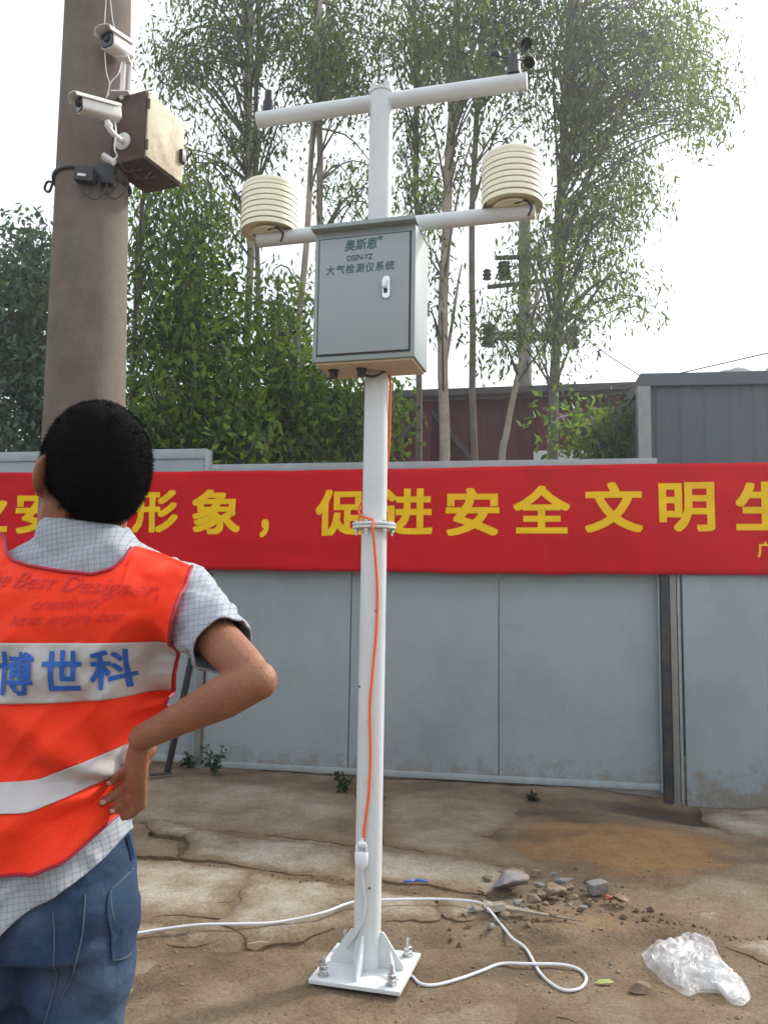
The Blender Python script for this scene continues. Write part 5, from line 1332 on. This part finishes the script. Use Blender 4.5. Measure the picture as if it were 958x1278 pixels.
def leaves(centers, n_each, sig, length, width, droop, seed):
    """leaf quads hung through the clump volumes; returns verts, quads, tint"""
    r = np.random.default_rng(seed); C = np.repeat(np.asarray(centers), n_each, 0); n = len(C)
    sg = np.asarray(sig)
    g = r.normal(size=(n, 3)); g *= np.minimum(1, 1.9 / np.linalg.norm(g, axis=1))[:, None]
    c = C + g * sg
    d = r.normal(size=(n, 3)) * (1 - droop); d[:, 2] -= droop * 1.6; d /= np.linalg.norm(d, axis=1)[:, None]
    w = np.cross(d, r.normal(size=(n, 3))); w /= np.linalg.norm(w, axis=1)[:, None]; nn = np.cross(d, w)
    l = length * r.uniform(.45, 1.4, n)[:, None]; wd = width * r.uniform(.6, 1.4, n)[:, None]
    a = c; b = c + d * l * .42 + w * wd * .5 + nn * l * .06; e = c + d * l + nn * l * r.uniform(-.15, .15, n)[:, None]; f = c + d * l * .42 - w * wd * .5 + nn * l * .06
    V = np.stack([a, b, e, f], 1).reshape(-1, 3); Q = np.arange(n * 4).reshape(-1, 4)
    tint = np.repeat(np.clip(r.normal(.45, .22, n) + np.repeat(r.normal(0, .26, len(centers)), n_each), 0, 1), 4)
    return V, Q, tint
def tree(name, label, group, path, Yd, r0, r1, blobs, bark_m, leaf_m, n_each=64, sig=.19, length=.10, width=.026, droop=.55, seed=0, depth=.9, twig=True, fork=None):
    r = np.random.default_rng(seed + 100)
    pts = [P(x, y, Yd + (p[0] if p else 0)) for x, y, *p in path]
    base = Vector((pts[0].x + (pts[0].x - pts[1].x) * .3, pts[0].y, 0))
    allp = [base] + pts
    t = thing(name, label, 'tree', base, 0, group)
    cc = curve_pts(allp, 26); cc = [p + Vector((.02 * float(noise3(p.z * 1.3, seed, 0)), .02 * float(noise3(p.z * 1.3, seed, 5)), 0)) for p in cc]
    rr = [r0 + (r1 - r0) * i / 25 for i in range(26)]; rr[0] *= 1.25
    mb = MB(); mb.tube(cc, rr, 10); mb.build('trunk', bark_m, t, off=base)
    if fork:
        for fk, fr in fork:
            q = [P(x, y, Yd + .1) for x, y in fk]; mb = MB(); mb.tube(curve_pts(q, 16), [fr * (1 - .6 * i / 15) for i in range(16)], 8); mb.build('limb', bark_m, t, off=base)
    cen = []; mb = MB(); k = Yd / FPX
    for (bx, by, rx, ry, n) in blobs:
        for _ in range(n):
            a = r.uniform(0, 2 * pi); q = sqrt(r.random())
            x, y = bx + rx * q * cos(a), by + ry * q * sin(a); dy = r.normal() * depth * .6
            c = P(x, y, Yd + dy); cen.append(c)
            if twig and r.random() < .75:
                zt_ = c.z - abs(r.normal()) * .5 - .15 * abs(c.x - base.x)
                tp_ = min(cc, key=lambda p: abs(p.z - zt_))
                m_ = tp_.lerp(c, .55) + Vector((0, 0, .12 + .1 * r.random()))
                L_ = (c - tp_).length
                if L_ < 3.2: mb.tube(curve_pts([tp_, m_, c, c + Vector((r.normal() * .08, r.normal() * .08, -.22))], 8), [.016, .013, .011, .009, .008, .006, .005, .003], 5, cap=False)
    if len(mb.v): tag(mb.build('branches', BARK_THIN, t, off=base), kind='stuff')
    if cen:
        V, Q, ti = leaves([tuple(c - base) for c in cen], n_each, (sig, sig, sig * 1.15), length, width, droop, seed)
        me = quads_np('crown', V, Q, leaf_m); fattr(me, 'tint', ti); o = link('crown', me, t); tag(o, kind='stuff')
    return t
GT = 'slender eucalyptus trees behind the hoarding'
tree('eucalyptus_tree', 'pale straight trunk rising just left of the left louvred sensor', GT, [(309, 590), (309, 470), (311, 300), (311, 100), (312, -40), (313, -160)], 9.4, .050, .036,
     [(250, 60, 55, 45, 26), (220, 95, 30, 30, 9), (300, 40, 40, 45, 14), (300, 190, 30, 28, 7), (250, -40, 70, 40, 20), (330, -60, 60, 40, 16), (235, 210, 32, 36, 10)], BARK_PALE, LEAF_EUC, seed=1)
tree('eucalyptus_tree', 'slim dark trunk close beside the pale one left of the left sensor', GT, [(322, 590), (321, 450), (321, 300), (320, 120), (323, 0), (325, -140)], 10.2, .038, .028,
     [(345, 60, 40, 40, 10), (330, 165, 34, 26, 8), (370, 30, 40, 40, 13), (340, -60, 60, 40, 12), (285, 150, 20, 40, 6)], BARK_MID, LEAF_EUC, seed=2)
tree('eucalyptus_tree', 'thin pale trunk leaning right beside the left edge of the grey cabinet', GT, [(361, 590), (365, 500), (374, 400), (384, 300), (390, 180), (397, 60), (402, -60)], 8.6, .046, .024,
     [(390, 100, 40, 30, 12), (430, 90, 40, 34, 13), (400, 40, 40, 40, 14), (345, 365, 30, 30, 4)], BARK_PALE, LEAF_EUC, seed=3)
tree('eucalyptus_tree', 'pale upright trunk behind the left half of the upper cross arm', GT, [(404, 590), (402, 430), (400, 280), (398, 140), (396, 40), (397, -140)], 9.8, .045, .036,
     [(425, 60, 50, 50, 18), (455, 110, 30, 30, 8), (420, -40, 80, 50, 24), (420, 235, 20, 34, 6), (458, 235, 16, 40, 7), (390, 390, 24, 40, 6)], BARK_PALE, LEAF_EUC, seed=4)
tree('eucalyptus_tree', 'brown trunk seen just right of the white mast', GT, [(521, 590), (522, 400), (520, 250), (519, 120), (518, 0), (518, -140)], 10.5, .045, .032,
     [(500, 40, 40, 40, 10), (560, 90, 40, 24, 7), (510, 60, 40, 50, 17), (520, 200, 26, 46, 14), (505, 150, 16, 30, 5), (545, 240, 22, 26, 6), (500, -50, 60, 40, 20), (545, 60, 36, 46, 12), (528, 265, 26, 22, 6)], BARK_MID, LEAF_EUC, seed=5)
tree('eucalyptus_tree', 'thickest pale trunk standing right of the grey cabinet', GT, [(553, 590), (553, 460), (553, 360), (557, 240), (563, 130), (569, 0), (573, -140)], 8.8, .062, .046,
     [(610, 95, 50, 24, 8), (560, 120, 40, 16, 4), (590, 60, 45, 45, 18), (560, 30, 45, 45, 14), (580, 190, 24, 24, 5), (600, -40, 80, 50, 22), (530, 300, 16, 40, 4), (545, 360, 20, 50, 4)], BARK_PALE, LEAF_EUC, seed=6, fork=[([(553, 470), (566, 390), (572, 350), (576, 330)], .022)])
tree('eucalyptus_tree', 'narrow grey trunk second to the right of the grey cabinet', GT, [(590, 590), (589, 450), (588, 330), (591, 200), (595, 120), (602, 0), (606, -140)], 9.6, .044, .030,
     [(660, 70, 40, 40, 10), (625, 50, 40, 45, 14), (640, 130, 30, 30, 4), (650, 20, 45, 40, 15), (620, 180, 22, 22, 3), (640, -50, 80, 50, 22)], BARK_MID, LEAF_EUC, seed=7, fork=[([(592, 250), (610, 190), (634, 120)], .020)])
tree('eucalyptus_tree', 'big leafy eucalyptus filling the upper right with washed out foliage', GT, [(690, 600), (692, 480), (694, 400), (698, 280), (704, 170), (708, 60), (720, -60), (728, -160)], 10.0, .070, .050,
     [(700, 40, 50, 46, 20), (760, 60, 60, 50, 34), (820, 75, 40, 45, 20), (870, 110, 34, 50, 20), (720, 110, 40, 40, 12), (800, 40, 60, 40, 16), (890, 150, 20, 25, 5), (790, 130, 60, 36, 26), (740, 150, 40, 40, 16), (760, 210, 44, 44, 22), (750, 270, 46, 30, 20), (790, 250, 24, 36, 9), (700, 300, 44, 28, 16), (690, 180, 18, 26, 3), (720, 340, 46, 24, 10), (660, 330, 26, 24, 6), (770, 350, 22, 24, 6), (720, 385, 36, 24, 6), (640, 390, 32, 24, 7), (790, 370, 20, 16, 3), (700, 440, 40, 24, 4), (620, 420, 18, 24, 3), (760, -40, 100, 50, 40), (860, 20, 40, 40, 8)], BARK_MID, LEAF_EUC, n_each=66, seed=8, depth=1.3,
     fork=[([(697, 320), (730, 230), (770, 150), (800, 90), (840, 60)], .035), ([(695, 400), (720, 340), (745, 260), (775, 200)], .028), ([(705, 170), (690, 110), (700, 30)], .024), ([(692, 440), (710, 410), (760, 340), (782, 300)], .018)])
tree('eucalyptus_tree', 'slim leaning stem low right of the utility pole against the maroon shed', GT, [(625, 600), (632, 540), (645, 480), (658, 420), (672, 360)], 9.0, .045, .022, [(640, 430, 26, 30, 4), (690, 400, 30, 20, 4)], BARK_PALE, LEAF_EUC, seed=9)
tree('eucalyptus_tree', 'thin pale limb bent over among green leaves right of the concrete pole', GT, [(204, 590), (207, 488), (216, 420), (228, 360), (240, 325), (252, 290), (268, 250)], 8.4, .028, .018,
     [(250, 270, 36, 30, 11), (225, 240, 30, 30, 8), (280, 300, 22, 40, 6)], BARK_PALE, LEAF_BUSH, seed=10, fork=[([(240, 330), (234, 305), (232, 270)], .010)])
tree('eucalyptus_tree', 'slim brown stem right beside the concrete pole below the rusty box', GT, [(161, 600), (163, 480), (168, 400), (173, 330), (178, 260), (182, 200)], 8.0, .030, .016,
     [(175, 260, 18, 34, 6), (190, 210, 26, 26, 6), (205, 300, 30, 30, 8), (178, 330, 16, 30, 5)], BARK_MID, LEAF_BUSH, seed=11)
GB = 'bushy green trees just behind the hoarding'
kw = dict(n_each=52, sig=.17, length=.10, width=.042, droop=.35, depth=.8)
tree('bushy_tree', 'dense green bushy tree between the concrete pole and the cabinet', GB, [(235, 590), (240, 500), (238, 420), (236, 340)], 8.2, .06, .02,
     [(215, 360, 50, 50, 20), (255, 400, 50, 55, 28), (220, 460, 55, 50, 28), (275, 470, 45, 55, 28), (215, 530, 55, 40, 30), (280, 540, 50, 35, 28), (190, 410, 26, 40, 12), (262, 330, 30, 26, 8)], BARK_MID, LEAF_BUSH, seed=12, **kw)
tree('bushy_tree', 'dark green bush behind the thin pale leaning trunk left of the cabinet', GB, [(340, 590), (342, 520), (345, 460), (346, 400)], 8.9, .05, .02,
     [(345, 430, 36, 40, 20), (350, 500, 42, 45, 30), (330, 545, 40, 30, 22), (385, 520, 30, 50, 22), (345, 385, 24, 20, 4), (395, 470, 26, 26, 9)], BARK_MID, LEAF_BUSH, seed=13, **kw)
tree('bushy_tree', 'shadowy bush showing under the cabinet left of the white pole', GB, [(430, 600), (432, 560), (435, 510), (438, 470)], 9.2, .04, .015,
     [(425, 500, 36, 34, 18), (435, 545, 40, 32, 26), (480, 520, 22, 40, 10)], BARK_MID, LEAF_BUSH, seed=14, **kw)
tree('bushy_tree', 'bluish green tree at the left edge behind the concrete pole', GB, [(40, 600), (42, 500), (45, 400), (46, 320)], 9.0, .06, .02,
     [(35, 330, 44, 44, 26), (30, 400, 60, 50, 38), (40, 470, 60, 50, 40), (30, 540, 60, 40, 36), (60, 360, 30, 40, 12), (-40, 420, 50, 120, 50), (90, 450, 50, 100, 30)], BARK_MID, LEAF_BLUE, seed=15, **kw)
tree('bushy_tree', 'light green shrub in front of the maroon shed beside the grey container', GB, [(745, 600), (746, 570), (748, 540), (750, 510)], 8.6, .03, .012,
     [(740, 535, 24, 18, 6), (764, 550, 20, 20, 8), (725, 560, 20, 8, 2), (778, 565, 12, 12, 3), (690, 522, 20, 6, 2)], BARK_MID, LEAF_BUSH, seed=16, **kw)
tree('bushy_tree', 'low bush between the man\'s head and the dark leaning log', GB, [(180, 600), (182, 570), (184, 540), (186, 515)], 8.5, .03, .012, [(175, 545, 30, 30, 14), (230, 560, 40, 20, 12)], BARK_MID, LEAF_BUSH, seed=17, **kw)
# far band of trees closing the view behind the shed and bushes
def far_wood():
    r = np.random.default_rng(77); cen = []
    for _ in range(520):
        x = r.uniform(-22, 4); y = r.uniform(24, 34); top_ = 4.4 + 1.4 * float(fbm(x * .25, 3.0, 0, 3)) - (1.6 if x > 4 else 0)
        cen.append((x, y, r.uniform(0.3, max(top_, 1))))
    V, Q, ti = leaves(cen, 46, (.7, .7, .6), .34, .15, .3, 3)
    me = quads_np('far_wood', V, Q, LEAF_BLUE); fattr(me, 'tint', ti)
    tag(link('far_wood', me), 'hazy far band of green trees seen between the trunks', 'trees', kind='stuff')
far_wood()
# ------------------------------------------------------------------ small things on the ground
def bag():
    c = GG(866, 1214); n = 84
    out = [GG(x, y) for x, y in [(800, 1194), (812, 1183), (822, 1184), (838, 1182), (850, 1174), (862, 1176), (876, 1176), (890, 1185), (902, 1204), (914, 1220), (928, 1230), (936, 1248), (926, 1258), (908, 1254), (900, 1244), (872, 1242), (858, 1246), (842, 1238), (826, 1228), (818, 1218), (806, 1208)]]
    ring = curve_pts(out + [out[0]], 97)[:-1]; rows = 26; vs = []; fs = []; m = len(ring)
    cc = Vector((sum(p.x for p in out) / len(out), sum(p.y for p in out) / len(out), 0))
    for i in range(rows):
        t = i / (rows - 1)
        for p in ring:
            q = Vector((p.x, p.y, 0)).lerp(cc, t * .985)
            e = 1 - (1 - t) ** 2
            f = abs(float(fbm(q.x * 9 + q.y * 4, q.y * 11, 3.0, 3))); g = abs(float(fbm(q.x * 26 - q.y * 14, q.y * 22, 7.0, 2)))
            h = (.004 + .048 * min(1, t * 4) * (1 - .35 * t) * (.55 + .9 * f) + .020 * g * min(1, t * 6) + .006 * float(noise3(q.x * 70, q.y * 70, 1)) * min(1, t * 8))
            vs.append((q.x + .02 * float(noise3(q.x * 20, q.y * 20, 4)) * min(1, t * 5), q.y, gz(q.x, q.y) + .004 + h))
    for i in range(rows - 1):
        for j in range(m): fs.append((i * m + j, i * m + (j + 1) % m, (i + 1) * m + (j + 1) % m, (i + 1) * m + j))
    mt = bpy.data.materials.new('clear_film'); mt.use_nodes = True; N = mt.node_tree.nodes; L = mt.node_tree.links
    b = N['Principled BSDF']; b.inputs['Base Color'].default_value = (.80, .82, .84, 1); b.inputs['Roughness'].default_value = .30; b.inputs['Specular IOR Level'].default_value = .6
    tr_ = N.new('ShaderNodeBsdfTransparent'); mx = N.new('ShaderNodeMixShader'); lw = N.new('ShaderNodeLayerWeight'); lw.inputs[0].default_value = .55
    nz_ = N.new('ShaderNodeTexNoise'); nz_.inputs['Scale'].default_value = 14; nz_.inputs['Detail'].default_value = 5
    tc = N.new('ShaderNodeTexCoord'); L.new(tc.outputs['Object'], nz_.inputs['Vector'])
    mr = N.new('ShaderNodeMapRange'); mr.inputs[1].default_value = .35; mr.inputs[2].default_value = .68; mr.inputs[3].default_value = .16; mr.inputs[4].default_value = .55; L.new(nz_.outputs[0], mr.inputs[0])
    L.new(mr.outputs[0], mx.inputs[0]); L.new(tr_.outputs[0], mx.inputs[1]); L.new(b.outputs[0], mx.inputs[2]); L.new(mx.outputs[0], N['Material Output'].inputs['Surface'])
    bp = N.new('ShaderNodeBump'); bp.inputs['Strength'].default_value = .5; bp.inputs['Distance'].default_value = .01
    n2 = N.new('ShaderNodeTexNoise'); n2.inputs['Scale'].default_value = 38; n2.inputs['Detail'].default_value = 3; n2.inputs['Distortion'].default_value = 1.5; L.new(tc.outputs['Object'], n2.inputs['Vector']); L.new(n2.outputs[0], bp.inputs['Height']); L.new(bp.outputs[0], b.inputs['Normal'])
    t = thing('plastic_bag', 'crumpled clear plastic bag lying on the dirt at bottom right', 'plastic bag', (cc.x, cc.y, gz(cc.x, cc.y)))
    o = link('film', mesh_np('film', [Vector(v) - t.location for v in vs], fs, mt, True, 28), t)
    # second, inner fold of film
    vs2 = [(cc.x + (v[0] - cc.x) * .8 + .01, cc.y + (v[1] - cc.y) * .8, gz(v[0], v[1]) + (v[2] - gz(v[0], v[1])) * .62) for v in vs]
    link('inner_film', mesh_np('inner_film', [Vector(v) - t.location for v in vs2], fs, mt, True, 28), t)
bag()
WEED = leaf_mat('weed_leaf', (.014, .030, .016), (.04, .07, .03), .3)
def weed(px, py, h, n, label, seed):
    p = GG(px, py); t = thing('weed', label, 'plant', p, 0, 'weeds along the foot of the hoarding'); r = np.random.default_rng(seed)
    k = p.y / FPX; mb = MB(); cen = []
    for i in range(n):
        a = r.uniform(0, 6.3); top = Vector((cos(a) * h * k * .35, sin(a) * h * k * .2, h * k * r.uniform(.6, 1)))
        mb.tube([(0, 0, -.01), top * .5 + Vector((0, 0, .01)), top], .0025, 5)
        for q in np.linspace(.35, 1, 5): cen.append(tuple(top * q))
    mb.build('stem', mat('weed_stem', (.05, .07, .03), .8), t)
    V, Q, ti = leaves(cen, 4, (.012, .012, .012), .045, .024, .1, seed)
    me = quads_np('foliage', V, Q, WEED); fattr(me, 'tint', ti); tag(link('foliage', me, t), kind='stuff')
weed(268, 968, 34, 5, 'weed with dark leaves growing against the left hoarding post', 1)
weed(428, 992, 30, 4, 'small dark weed just left of the white pole by the fence', 2)
weed(663, 1000, 6, 3, 'tiny dark weed at the fence foot right of the pole', 3)
weed(235, 958, 14, 4, 'pale grassy sprig beside the left post foot', 5)
# litter
mb = MB(); p = GG(518, 1101, .045); k = p.y / FPX
mb.tube(curve_pts([(-14 * k, 0, .0), (-6 * k, -.01, .008), (0, .012, .004), (7 * k, -.006, .01), (14 * k, .008, .0)], 20), .006, 6); o = mb.build('blue_scrap', mat('blue_plastic', (.04, .10, .42), .5)); o.location = p
tag(o, 'scrap of blue plastic strip on the pale slab right of the pole', 'litter')
mb = MB(); p = GG(753, 1228, .004)
mb.add([(-.035, 0, .004), (-.01, .014, .010), (.02, .012, .012), (.038, .004, .006), (.02, -.010, .008), (-.012, -.012, .006)], [(0, 1, 5), (1, 2, 4, 5), (2, 3, 4)]); o = mb.build('fallen_leaf', mat('yellow_green_leaf', (.26, .30, .07), .6)); o.location = p
tag(o, 'yellow green fallen leaf beside the loop of white cable', 'leaf')
mb = MB(); a, b = GG(310, 1178, .012), GG(336, 1176, .012); mb.tube([a, (a + b) / 2 + Vector((0, 0, .004)), b], .003, 6)
tag(mb.build('dry_twig', mat('dry_twig', (.38, .34, .27), .8)), 'short pale dry twig on the dirt between man and pole', 'twig')
# ------------------------------------------------------------------ haze volume added for the veiling glow on the sun side
def haze(density):
    m = bpy.data.materials.new('glow_haze'); m.use_nodes = True; N = m.node_tree.nodes; L = m.node_tree.links
    N.remove(N['Principled BSDF']); v = N.new('ShaderNodeVolumePrincipled'); v.inputs['Color'].default_value = (.92, .95, 1, 1); v.inputs['Density'].default_value = density; v.inputs['Anisotropy'].default_value = .7
    L.new(v.outputs[0], N['Material Output'].inputs['Volume'])
    mb = MB(); mb.box((0, 140, 6.5), (700, 420, 16)); o = mb.build('haze', m, smooth=False)
    tag(o, kind='stuff')
haze(0.0045)
